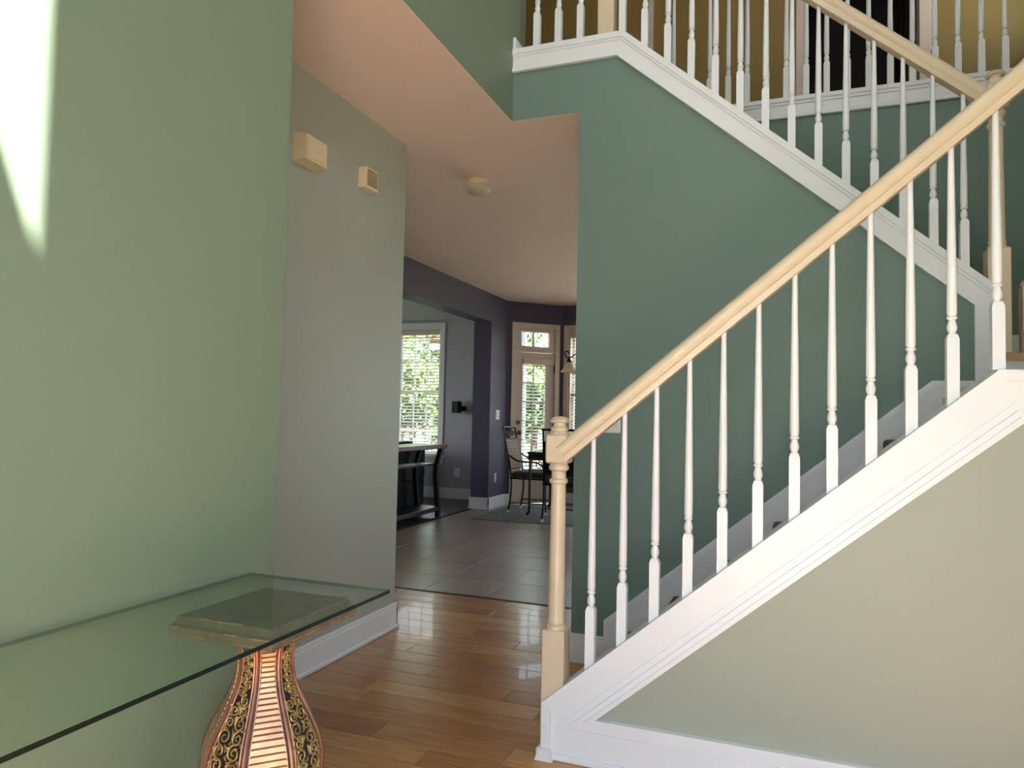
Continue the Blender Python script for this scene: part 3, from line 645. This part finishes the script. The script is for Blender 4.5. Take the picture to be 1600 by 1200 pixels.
# ------------------------------------------------------------------ console table of glass on carved pedestals
ZG = .768
tp = mk('glass_tabletop', lambda bm: box(bm, XL+.012, -.896, .12, 1.546, ZG-.0095, ZG, ch=.0006), [TGLASS, GEDGE, mat('pale green glass edge', (72, 100, 86), .3, spec=.3)])
for p in tp.data.polygons: p.material_index = 0 if abs(p.normal.z) > .7 else (2 if p.normal.x < -.5 or p.normal.y > .5 else 1)
tag(tp, 'long clear green tinted glass tabletop against the green wall', 'tabletop')
VP = [(0, .118), (.03, .122), (.055, .112), (.075, .092), (.12, .082), (.2, .098), (.28, .128), (.36, .152), (.41, .160), (.45, .157), (.49, .142), (.53, .118), (.565, .096), (.60, .079), (.635, .072), (.665, .0735), (.69, .081), (.705, .09)]
def ap(z): return .765*ap0(z)
def ap0(z):
    if z <= VP[0][0]: return VP[0][1]
    for i in range(len(VP)-1):
        (a, ra), (b, rb) = VP[i], VP[i+1]
        if a <= z <= b:
            pm = VP[max(i-1, 0)]; pn = VP[min(i+2, len(VP)-1)]
            m0 = (rb-pm[1])/(b-pm[0]+1e-9); m1 = (pn[1]-ra)/(pn[0]-a+1e-9); t = (z-a)/(b-a); h = b-a
            return (2*t**3-3*t*t+1)*ra+(t**3-2*t*t+t)*h*m0+(-2*t**3+3*t*t)*rb+(t**3-t*t)*h*m1
    return VP[-1][1]
T8 = math.tan(PI/8)
PC = Vector((-1.085, 1.33, 0))
ped = thing('pedestal', PC, 'copper and black eight sided vase pedestal under the far end of the glass tabletop', 'pedestal', 'pedestals under the glass tabletop')
def f(bm):
    zs = [.705*i/46 for i in range(47)]; rings = []
    for z in zs:
        R = ap(z)/math.cos(PI/8); rings.append([bm.verts.new((R*math.cos(PI/8+k*PI/4), R*math.sin(PI/8+k*PI/4), z)) for k in range(8)])
    for A, B in zip(rings, rings[1:]):
        for k in range(8): bm.faces.new((A[k], A[(k+1) % 8], B[(k+1) % 8], B[k]))
    bm.faces.new(rings[0]); bm.faces.new(rings[-1])
mk('body', f, BLACKP, ped, local=True)
for k in range(8):
    a = PI/8+k*PI/4
    zz = [.01+.69*i/40 for i in range(41)]
    def f(bm):
        R = lambda z: ap(z)/math.cos(PI/8)
        tube(bm, [((R(z)-.001)*math.cos(a), (R(z)-.001)*math.sin(a), z) for z in zz], [.0058*(.55+.45*min(1, ap(z)/.10)) for z in zz], 8)
        for s in (-1, 1):
            d = s*.0095
            tube(bm, [((R(z)-.004)*math.cos(a)-math.sin(a)*d*(.45+.55*min(1, ap(z)/.11)), (R(z)-.004)*math.sin(a)+math.cos(a)*d*(.45+.55*min(1, ap(z)/.11)), z) for z in zz], .0026, 6)
    mk('rib', f, COPPERD, ped, local=True, smooth=True)
for k in range(8):
    a = k*PI/4; N = Vector((math.cos(a), math.sin(a), 0)); T = Vector((-math.sin(a), math.cos(a), 0))
    P = lambda u, z, o: N*(ap(z)+o)+T*u+Vector((0, 0, z))
    if k % 2 == 1:      # slatted copper panel
        def back(bm):
            zz = [.06+.63*i/30 for i in range(31)]
            L = [bm.verts.new(P(-(ap(z)*T8-.0075), z, .0012)) for z in zz]; R_ = [bm.verts.new(P(ap(z)*T8-.0075, z, .0012)) for z in zz]
            for i in range(30): bm.faces.new((L[i], R_[i], R_[i+1], L[i+1]))
        pn = mk('slat_panel', back, mat('dark copper gap', (92, 58, 40), .6, metal=.4), ped, local=True)
        z = .07
        while z < .69:
            h = .0128 if z < .5 else .0105
            def sl_(bm):
                z0, z1 = z+.0009, z+h-.0009; w0 = ap(z0)*T8-.0085; w1 = ap(z1)*T8-.0085
                q = [P(-w0, z0, .001), P(w0, z0, .001), P(w1, z1, .001), P(-w1, z1, .001)]; q2 = [P(-w0+.001, z0+.001, .0042), P(w0-.001, z0+.001, .0042), P(w1-.001, z1-.001, .0042), P(-w1+.001, z1-.001, .0042)]
                A = [bm.verts.new(p) for p in q]; B = [bm.verts.new(p) for p in q2]
                bm.faces.new(B)
                for i in range(4): bm.faces.new((A[i], A[(i+1) % 4], B[(i+1) % 4], B[i]))
            mk('slat', sl_, COPPER, pn, local=True); z += h
    else:               # scrollwork panel
        def scr(bm):
            rr = random.Random(k)
            z = .085; side = 1
            while z < .675:
                hw = ap(z)*T8-.010
                if hw < .006: hw = .006
                big = min(.017, hw*.55)
                rows_ = [(side*hw*.42, big)] if hw < .02 else [(side*hw*.5, big), (-side*hw*.55, big*.8)]
                for (u0_, r) in rows_:
                    s = 1 if u0_ > 0 else -1
                    sp_ = spiral(r, 1.6, 22, a0=PI/2 if rr.random() < .5 else -PI/2, sgn=s)
                    tube(bm, [P(u0_+p, min(.69, z+q), .0015) for p, q in sp_], [.0026*(1-.4*i/22)*min(1, .5+r/.024) for i in range(23)], 5)
                    for m_ in range(6):
                        an = rr.uniform(0, 2*PI); l = r*rr.uniform(.5, .8)
                        b0 = (u0_+math.cos(an)*r*1.05, z+math.sin(an)*r*1.05)
                        if abs(b0[0]) < hw*.95: tube(bm, [P(b0[0], b0[1], .0012), P(b0[0]+math.cos(an+1)*l*.5, b0[1]+math.sin(an+1)*l*.5, .002), P(b0[0]+math.cos(an+1.6)*l, b0[1]+math.sin(an+1.6)*l, .001)], [.0008, .0028, .0005], 5)
                z += big*1.5; side = -side
        mk('scrollwork', scr, GOLD, ped, local=True)
def slab(bm):
    def ring(hx, hy, z): return [bm.verts.new((a*hx, b*hy, z)) for a, b in ((-1, -1), (1, -1), (1, 1), (-1, 1))]
    L = [ring(.085, .085, .700), ring(.105, .115, .706), ring(.118, .13, .714), ring(.132, .146, .716), ring(.136, .15, .724), ring(.136, .15, .738), ring(.128, .142, .743), ring(.122, .136, .7570), ring(.112, .126, .7580)]
    for A, B in zip(L, L[1:]):
        for i in range(4): bm.faces.new((A[i], A[(i+1) % 4], B[(i+1) % 4], B[i]))
    bm.faces.new(L[0]); bm.faces.new(L[-1])
mk('top_slab', slab, SLABM, ped, local=True)
def worn(bm):
    R = random.Random(3)
    for hx, hy, z in ((.1365, .1505, .7385), (.1365, .1505, .7235), (.122, .136, .7572)):
        C4 = [(-hx, -hy), (hx, -hy), (hx, hy), (-hx, hy)]
        for i in range(4):
            a, b = Vector(C4[i]), Vector(C4[(i+1) % 4]); t = 0
            while t < .97:
                l = R.uniform(.06, .25); e = min(1, t+l)
                if R.random() < .62:
                    n = 5; tube(bm, [(*(a.lerp(b, t+(e-t)*k/n)), z+R.uniform(-.0012, .0006)) for k in range(n+1)], [R.uniform(.0008, .0022) for _ in range(n+1)], 5)
                t = e+R.uniform(0, .05)
mk('worn_edge', worn, mat('rubbed copper edge', (196, 150, 116), .4, metal=.4, var=.4, nscale=60), ped, local=True)['kind'] = 'stuff'
p2 = copy_tree(ped); p2.location = (PC.x, .38, 0); p2['label'] = 'copper and black eight sided vase pedestal under the near end of the glass tabletop'

# ------------------------------------------------------------------ dining set
def make_chair(loc, rz, label):
    """wrought iron arm chair facing local +x"""
    t = thing('dining_chair', loc, label, 'chair', 'wrought iron dining chairs', rz)
    k = dict(local=True, smooth=True)
    mk('seat_cushion', lambda bm: box(bm, -.21, .24, -.23, .23, .43, .50, ch=.02), BROWNF, t, local=True)
    mk('seat_frame', lambda bm: tube(bm, [(-.22, -.23, .42), (.24, -.24, .42), (.24, .24, .42), (-.22, .23, .42), (-.22, -.23, .42)], .011, 6), BLACK, t, **k)
    for s in (-1, 1):
        l = mk('leg', lambda bm: tube(bm, bez([(.23, s*.23, .42), (.235, s*.235, .2), (.25, s*.245, .03)], 4), .0115, 8), BLACK, t, **k)
        mk('foot_cap', lambda bm: lathe(bm, [(0, 0), (.015, 0), (.016, .015), (.014, .03), (0, .03)], (.25, s*.245, 0), 10), PLASTIC, l, **k)
        l = mk('leg', lambda bm: tube(bm, bez([(-.21, s*.22, .42), (-.215, s*.222, .2), (-.245, s*.225, .03)], 4), .0115, 8), BLACK, t, **k)
        mk('foot_cap', lambda bm: lathe(bm, [(0, 0), (.015, 0), (.016, .015), (.014, .03), (0, .03)], (-.245, s*.225, 0), 10), PLASTIC, l, **k)
        mk('back_post', lambda bm: tube(bm, [(-.21, s*.22, .42), (-.24, s*.215, .6), (-.30, s*.205, .86), (-.34, s*.20, 1.045)], .0125, 8), BLACK, t, **k)
        mk('armrest', lambda bm: tube(bm, bez([(-.25, s*.217, .70), (-.12, s*.25, .635), (.06, s*.265, .63), (.18, s*.262, .60), (.235, s*.25, .50), (.232, s*.24, .42)], 6), .0105, 8), BLACK, t, **k)
    bp = lambda z: -.24-.10*(z-.6)/.445
    mk('back_rails', lambda bm: [tube(bm, [(bp(z), -.21, z), (bp(z), .21, z)], r, 8) for z, r in ((1.04, .013), (.90, .009), (.53, .009))], BLACK, t, **k)
    def weave(bm):
        z0, z1, hw = .545, .892, .195
        n = 8
        for i in range(-n-4, n+5):
            for s in (-1, 1):
                u0_ = i*2*hw/n
                # strip from bottom (u0) slanting by s over the full height
                a = Vector((u0_, z0)); b = Vector((u0_+s*hw*1.1, z1))
                ts = [0, 1]
                for lim in (-hw, hw):
                    if abs(b.x-a.x) > 1e-6: ts.append((lim-a.x)/(b.x-a.x))
                ts = sorted(q for q in ts if 0 <= q <= 1 and abs(a.x+(b.x-a.x)*q) <= hw+1e-5)
                if len(ts) < 2: continue
                p, q = a.lerp(b, ts[0]), a.lerp(b, ts[-1])
                if (q-p).length < .02: continue
                ox = .004*s
                tube(bm, [(bp(p.y)+ox, p.x, p.y), (bp(q.y)+ox, q.x, q.y)], .0062, 5)
        for u in (-hw, hw): tube(bm, [(bp(z0), u, z0), (bp(z1), u, z1)], .007, 6)
    mk('woven_back', weave, WEAVE, t, local=True)
    mk('back_panel', lambda bm: prism(bm, [(bp(.545)-.022, .545), (bp(.545)-.012, .545), (bp(.892)-.012, .892), (bp(.892)-.022, .892)], 'y', -.195, .195), BLACK, t, local=True)
    for s in (-1, 1):
        def scr(bm):
            q = spiral(.052, 1.5, 24, a0=PI/2, sgn=s); tube(bm, [(bp(.97+b), s*.095+a, .97+b) for a, b in q], .007, 6)
            q = spiral(.03, 1.2, 16, a0=-PI/2, sgn=-s); tube(bm, [(bp(.965+b), s*.018+s*.012+a*.6, .965+b) for a, b in q], .005, 6)
        mk('scroll', scr, BLACK, t, **k)
    mk('stretcher', lambda bm: [tube(bm, [(-.235, s*.224, .12), (.245, s*.242, .12)], .008, 6) for s in (-1, 1)]+[tube(bm, [(0, -.232, .12), (0, .232, .12)], .008, 6)], BLACK, t, **k)
    return t
make_chair((-2.905, 8.46, .008), 0, 'wrought iron dining chair with cream woven back beside the plum column')
make_chair((-2.30, 7.92, .008), PI/2, 'wrought iron dining chair with its back towards the stair newel post')
rg = bx('area_rug', (-3.36, -1.1, 7.56, 8.93, .0, .008), RUG, ch=.003); tag(rg, 'flat grey area rug under the wrought iron dining set', 'rug')
dt = thing('dining_table', (-2.2, 8.45, .008), 'black wrought iron dining table with scroll apron on the grey rug', 'table')
TX0, TX1, TY0, TY1 = -2.84, -1.62, 8.02, 8.90
mk('table_top', lambda bm: box(bm, TX0, TX1, TY0, TY1, .745, .772, ch=.006), mat('dark stone table top', (74, 64, 56), .2, var=.3, nscale=14), dt)
mk('apron', lambda bm: [box(bm, *b) for b in ((TX0+.01, TX1-.01, TY0+.01, TY0+.03, .67, .745), (TX0+.01, TX1-.01, TY1-.03, TY1-.01, .67, .745), (TX0+.01, TX0+.03, TY0+.03, TY1-.03, .67, .745), (TX1-.03, TX1-.01, TY0+.03, TY1-.03, .67, .745))], BLACK, dt)
for a in (TX0+.03, TX1-.03):
    for b in (TY0+.03, TY1-.03):
        sx = -1 if a < -2.2 else 1
        mk('leg', lambda bm: tube(bm, bez([(a, b, .70), (a, b, .4), (a, b, .12), (a+sx*.01, b, .05), (a+sx*.035, b, .026)], 5), .015, 8), BLACK, dt, smooth=True)
for s, yy in ((0, TY0+.02), (1, TY1-.02)):
    for i in (range(6) if s else (0, 4, 5)):
        def f(bm): tube(bm, [(TX0+.14+i*.19+p, yy, .615+q) for p, q in spiral(.05, 1.5, 22, a0=PI/2, sgn=1 if i % 2 else -1)], .007, 6)
        mk('scroll', f, BLACK, dt, smooth=True)
    for a, b in (((TX0+.03, TX1-.03),) if s else ((TX0+.03, TX0+.24), (TX0+.85, TX1-.03))): bx('scroll_rail', (a, b, yy-.006, yy+.006, .553, .565), BLACK, dt)
# chandelier over the table
CX, CY = -2.085, 8.18
ch = thing('chandelier', (CX, CY, ZC), 'dark bronze chandelier with frosted bell shades over the dining table', 'chandelier')
mk('canopy', lambda bm: lathe(bm, [(0, 0), (.06, 0), (.055, -.02), (.02, -.035), (0, -.035)], (CX, CY, ZC), 18), BRONZE, ch, smooth=True)
mk('stem', lambda bm: [tube(bm, [(CX, CY, ZC-.03), (CX, CY, 1.93)], .007, 8), lathe(bm, [(0, 1.78), (.02, 1.79), (.034, 1.83), (.02, 1.88), (.028, 1.92), (.012, 1.96), (0, 1.96)], (CX, CY, 0), 16)], BRONZE, ch, smooth=True)
for i in range(5):
    a = PI+.55+i*2*PI/5
    D = Vector((math.cos(a), math.sin(a), 0)); pt = lambda r, z: (CX+D.x*r, CY+D.y*r, z)
    ar = mk('arm', lambda bm: [tube(bm, bez([pt(.02, 1.84), pt(.09, 1.95), pt(.18, 1.96), pt(.27, 1.90), pt(.315, 1.885), pt(.345, 1.91), pt(.352, 1.945), pt(.33, 1.965), pt(.305, 1.95), pt(.31, 1.925)], 5), .008, 7)], BRONZE, ch, smooth=True)
    mk('socket', lambda bm: lathe(bm, [(.006, 1.895), (.012, 1.88), (.026, 1.85), (.04, 1.835), (0, 1.835)], pt(.30, 0), 14), BRONZE, ar, smooth=True)
    mk('lamp_shade', lambda bm: lathe(bm, [(.034, 1.838), (.042, 1.825), (.052, 1.79), (.066, 1.76), (.092, 1.735), (.104, 1.722), (.100, 1.720), (.088, 1.731), (.062, 1.757), (.048, 1.79), (.038, 1.825), (.034, 1.838)], pt(.30, 0), 22), GSHADE, ar, smooth=True)

# ------------------------------------------------------------------ living room furniture
cs = thing('console_table', (-3.89, 6.9, 0), 'dark wood sofa table with curved legs and two shelves in the living room', 'table')
mk('table_top', lambda bm: box(bm, -4.09, -3.70, 6.18, 7.635, .795, .842, ch=.006), CHERRY, cs)
mk('shelf', lambda bm: box(bm, -4.02, -3.80, 6.30, 7.50, .60, .622, ch=.004), DARKW, cs)
mk('shelf', lambda bm: box(bm, -4.05, -3.745, 6.25, 7.55, .07, .12, ch=.006), DARKW, cs)
for yy, s in ((6.32, -1), (7.48, 1)):
    for xx in (-4.035, -3.765):
        def f(bm):
            P_ = bez([(0, s*.11, .80), (0, s*.065, .72), (0, s*.0, .60), (0, s*-.01, .45), (0, s*.03, .25), (0, s*.06, .1), (0, s*.06, 0)], 5)
            for A, B in zip(P_, P_[1:]):
                prism(bm, [(yy+A.y-.024, A.z), (yy+A.y+.024, A.z), (yy+B.y+.024, B.z), (yy+B.y-.024, B.z)], 'x', xx-.025, xx+.025)
        mk('leg', f, DARKW, cs)
sf = thing('sofa', (-4.6, 6.9, 0), 'charcoal sofa standing behind the sofa table', 'sofa')
mk('base', lambda bm: box(bm, -5.05, -4.15, 5.75, 7.93, .08, .40, ch=.02), SOFA, sf)
mk('backrest', lambda bm: box(bm, -4.36, -4.14, 5.75, 7.93, .38, .785, ch=.03), SOFA, sf)
for a, b in ((5.75, 5.95), (7.73, 7.93)): mk('arm', lambda bm: box(bm, -5.05, -4.36, a, b, .40, .62, ch=.03), SOFA, sf)
for a, b in ((5.96, 6.84), (6.85, 7.72)): mk('seat_cushion', lambda bm: box(bm, -5.04, -4.37, a, b, .40, .52, ch=.03), SOFA, sf)
for a in (-5.0, -4.22):
    for b in (5.8, 7.86): mk('leg', lambda bm: box(bm, a, a+.05, b, b+.05, 0, .08), DARKW, sf)
AC = (-5.12, 8.55)
ac = thing('armchair', (AC[0], AC[1], 0), 'dark round backed armchair in front of the living room window', 'armchair')
def f(bm):
    n = 20; R1, R0 = .40, .30; V = []
    for i in range(n+1):
        a = -PI*.15+PI*1.3*i/n-PI/2-PI/2+PI/2; hgt = .52+.30*math.sin(max(0, min(1, i/n))*PI)
        c, s = math.cos(a+PI), math.sin(a+PI)
        c, s = math.cos(-PI*.65+PI*1.3*i/n), math.sin(-PI*.65+PI*1.3*i/n)
        V.append([bm.verts.new((AC[0]+c*r, AC[1]+s*r, z)) for r, z in ((R1, .1), (R1, hgt), (R0, hgt), (R0, .1))])
    for A, B in zip(V, V[1:]):
        for k in range(4): bm.faces.new((A[k], A[(k+1) % 4], B[(k+1) % 4], B[k]))
    bm.faces.new(V[0]); bm.faces.new(V[-1])
mk('backrest', f, SOFA, ac, smooth=True)
mk('seat_cushion', lambda bm: lathe(bm, [(0, .1), (.29, .1), (.295, .3), (.295, .42), (.27, .45), (0, .455)], (AC[0], AC[1], 0), 24), SOFA, ac, smooth=True)
for a in (.7, 2.4, 3.9, 5.5): mk('leg', lambda bm: tube(bm, [(AC[0]+.24*math.cos(a), AC[1]+.24*math.sin(a), .11), (AC[0]+.26*math.cos(a), AC[1]+.26*math.sin(a), 0)], .018, 8), DARKW, ac)

# ------------------------------------------------------------------ unseen windows and entrance, added for their daylight
def fixed_window(name, label, axis, pos, a0, a1, z0, z1, nx, nz, inn):
    """glazed fixed window; axis 'x' means it lies in a plane x = pos"""
    S = lambda a, b, c, d, e, f_: (c, d, a, b, e, f_) if axis == 'x' else (a, b, c, d, e, f_)
    wn = mk(name, lambda bm: [box(bm, *S(*b)) for b in ((a0, a0+.04, pos, pos+inn, z0, z1), (a1-.04, a1, pos, pos+inn, z0, z1), (a0+.04, a1-.04, pos, pos+inn, z0, z0+.04), (a0+.04, a1-.04, pos, pos+inn, z1-.04, z1))], WHITE)
    struct(wn, label, 'window')
    for i in range(nx):
        for j in range(nz):
            xa = a0+.04+(a1-a0-.08)*i/nx; xb = a0+.04+(a1-a0-.08)*(i+1)/nx; za = z0+.04+(z1-z0-.08)*j/nz; zb = z0+.04+(z1-z0-.08)*(j+1)/nz
            bx('pane', S(xa, xb, pos+inn*.45, pos+inn*.5, za, zb), GLASS, wn)
            if i: bx('muntin', S(xa-.01, xa+.01, pos+inn*.3, pos+inn*.7, za, zb), WHITE, wn)
            if j: bx('muntin', S(xa, xb, pos+inn*.3, pos+inn*.7, za-.01, za+.01), WHITE, wn)
    return wn
fixed_window('added_window_5', 'unseen window added in the right foyer wall for daylight', 'x', XR+.05, .55, 1.1, .75, 2.25, 1, 3, .05)  # unseen, added to brighten the foyer
fixed_window('added_window_8', 'unseen upper side window added to light the foyer', 'x', XR+.05, .7, 2.1, 3.5, 5.1, 2, 2, .05)  # unseen, added to lift the upper whites with sky light
fixed_window('added_window_9', 'unseen side window added to light the upper hall', 'x', XR+.05, 4.75, 5.55, 3.9, 5.1, 2, 2, .05)  # unseen, added to light the olive wall and balcony
fixed_window('added_window_6', 'unseen wide side window added to light the living room', 'x', -7.78, 5.5, 7.7, .4, 2.4, 3, 2, .05)  # unseen, added so the living room is not too dark
fixed_window('added_window_3', 'unseen wide glazing added on the far wall to light the dining area', 'y', YD+.05, W3[0], W3[1], W3[2], W3[3], 2, 1, .05)  # unseen, added to brighten the dining area and its ceiling
fixed_window('window_7', 'unseen high window shaped to throw the left wall sun patch', 'y', YF-.09, -.95, .57, 4.25, 5.36, 5, 1, .05)  # unseen, placed and sized so the sun patch falls right
struct(mk('trim_1', lambda bm: [box(bm, *b) for b in ((-.60, -.52, YF-.1, YF, 0, 2.15), (.52, .60, YF-.1, YF, 0, 2.15), (-.52, .52, YF-.1, YF, 2.08, 2.15))], WHITE), 'white frame of the unseen open doorway added for daylight', 'trim')  # open doorway behind the camera, added to let daylight in

# ------------------------------------------------------------------ outdoors
struct(mk('ground', lambda bm: box(bm, -30, 30, -30, 45, -.25, -.12), LAWN), 'lawn around the house', 'ground')
struct(bx('patio', (-7.5, 1.5, YD+.3, 13.0, -.12, -.04), OUT), 'concrete patio behind the house', 'patio')
struct(bx('walkway', (-2.5, 2.5, -6, YF-.1, -.12, -.05), OUT), 'unseen concrete walk added to bounce daylight indoors', 'walkway')  # pale unseen surface added for bounce through the doorway
struct(bx('roof', (-8.1, 3.35, -.26, YD+.75, ZT+.12, ZT+.3), OUT), 'roof slab with an eave added to shade the side windows', 'roof')  # right eave extended to block sun, front edge cut back to pass it
po = thing('porch_ceiling', (-5.9, 11.0, 2.9), 'cream porch ceiling beyond the living room window', 'ceiling')
bx('boards', (-7.6, -3.9, YD+.25, 11.2, 2.72, 2.80), mat('cream porch boards', (236, 220, 186), .6), po)
for a in (-7.5, -4.1): bx('post', (a, a+.12, 11.0, 11.12, -.04, 2.72), WHITE, po)
FC = (-5.16, 10.1)
fn = thing('ceiling_fan', (FC[0], FC[1], 2.72), 'porch ceiling fan with lights seen through the living room blind', 'ceiling fan')
mk('motor', lambda bm: [lathe(bm, [(0, 2.72), (.07, 2.72), (.06, 2.66), (.015, 2.64), (.015, 2.46), (.05, 2.44), (.11, 2.41), (.12, 2.34), (.07, 2.29), (0, 2.29)], (FC[0], FC[1], 0), 18)], BRASS, fn, smooth=True)
for i in range(5):
    a = .3+i*2*PI/5
    def f(bm):
        box(bm, .10, .60, -.06, .06, 2.37, 2.378); bmesh.ops.transform(bm, matrix=Matrix.Translation((FC[0], FC[1], 0)) @ Matrix.Rotation(a, 4, 'Z'), verts=bm.verts[:])
    mk('blade', f, mat('pale fan blade', (206, 188, 156), .5), fn)
mk('light_kit', lambda bm: lathe(bm, [(0, 2.20), (.06, 2.21), (.09, 2.25), (.08, 2.29), (0, 2.29)], (FC[0], FC[1], 0), 18), emat('lit fan lamp', (255, 244, 226), 6), fn, smooth=True)
rlg = thing('deck_railing', (-7.2, 12.6, -.04), 'wooden deck railing with crossed braces beyond the living room window', 'railing')
for i in range(5):
    a = -8.6+i*.8
    bx('post', (a-.04, a+.04, 12.56, 12.64, -.04, .86), CEDAR, rlg)
    if i < 4:
        for s in (0, 1): mk('brace', lambda bm: tube(bm, [(a+.04, 12.6+.03*s, .12 if s else .78), (a+.76, 12.6+.03*s, .78 if s else .12)], .028, 4), CEDAR, rlg)
bx('top_rail', (-8.7, -5.3, 12.54, 12.68, .86, .91), CEDAR, rlg); bx('bottom_rail', (-8.7, -5.3, 12.57, 12.63, .06, .11), CEDAR, rlg)
def tree(loc, h, rad, n, material, label, seed, name='garden_tree'):
    R = random.Random(seed); t = thing(name, loc, label, 'tree', 'trees behind the house')
    mk('trunk', lambda bm: tube(bm, [(0, 0, -.1), (.05, .03, h*.4), (-.05, 0, h*.75)], [.16*rad/1.6, .11*rad/1.6, .04], 8), BARK, t, local=True, smooth=True)
    def f(bm):
        cl = [(Vector((R.gauss(0, 1), R.gauss(0, 1), R.gauss(0, .8))).normalized()*R.uniform(.2, .85)) for _ in range(22)]
        for _ in range(n):
            c = R.choice(cl); p = Vector((c.x*rad, c.y*rad, h*.58+c.z*h*.42))+Vector((R.gauss(0, .17), R.gauss(0, .17), R.gauss(0, .17)))*rad
            a = Vector((R.gauss(0, 1), R.gauss(0, 1), R.gauss(0, 1))).normalized(); b = a.orthogonal().normalized(); s = R.uniform(.05, .10)
            bm.faces.new([bm.verts.new(q) for q in (p-a*s, p+b*s*.5, p+a*s, p-b*s*.5)])
    bm = bmesh.new(); f(bm); me = bpy.data.meshes.new('foliage'); bm.to_mesh(me); bm.free(); me.materials.append(material)
    o = bpy.data.objects.new('foliage', me); COL.objects.link(o); o.parent = t
for i, (x, y, h, rd, mm, lb) in enumerate(((-8.35, 15.2, 3.5, 1.05, LEAF, 'leafy tree behind the deck railing, seen in the living room window'), (-10.9, 15.6, 3.6, 1.1, LEAF2, 'darker leafy tree left of the deck railing behind the house'),
        (-6.0, 17.4, 4.2, 1.15, LEAF2, 'tree seen through the panes of the patio door'), (-4.95, 14.3, 2.9, .78, LEAF, 'bright young tree nearest the patio door'), (-.2, 17.4, 4.4, 1.5, LEAF, 'leafy tree beyond the added far glazing'),
        (-9.6, 18.9, 4.4, 1.5, LEAF2, 'tall tree behind the other garden trees'), (-6.75, 14.2, 2.2, .6, LEAF2, 'low bushy tree just beyond the deck railing'), (-3.1, 15.2, 3.4, .85, LEAF, 'slim tree beyond the dining window'))):
    tree((x, y, -.12), h, rd, 5200, mm, lb, i)
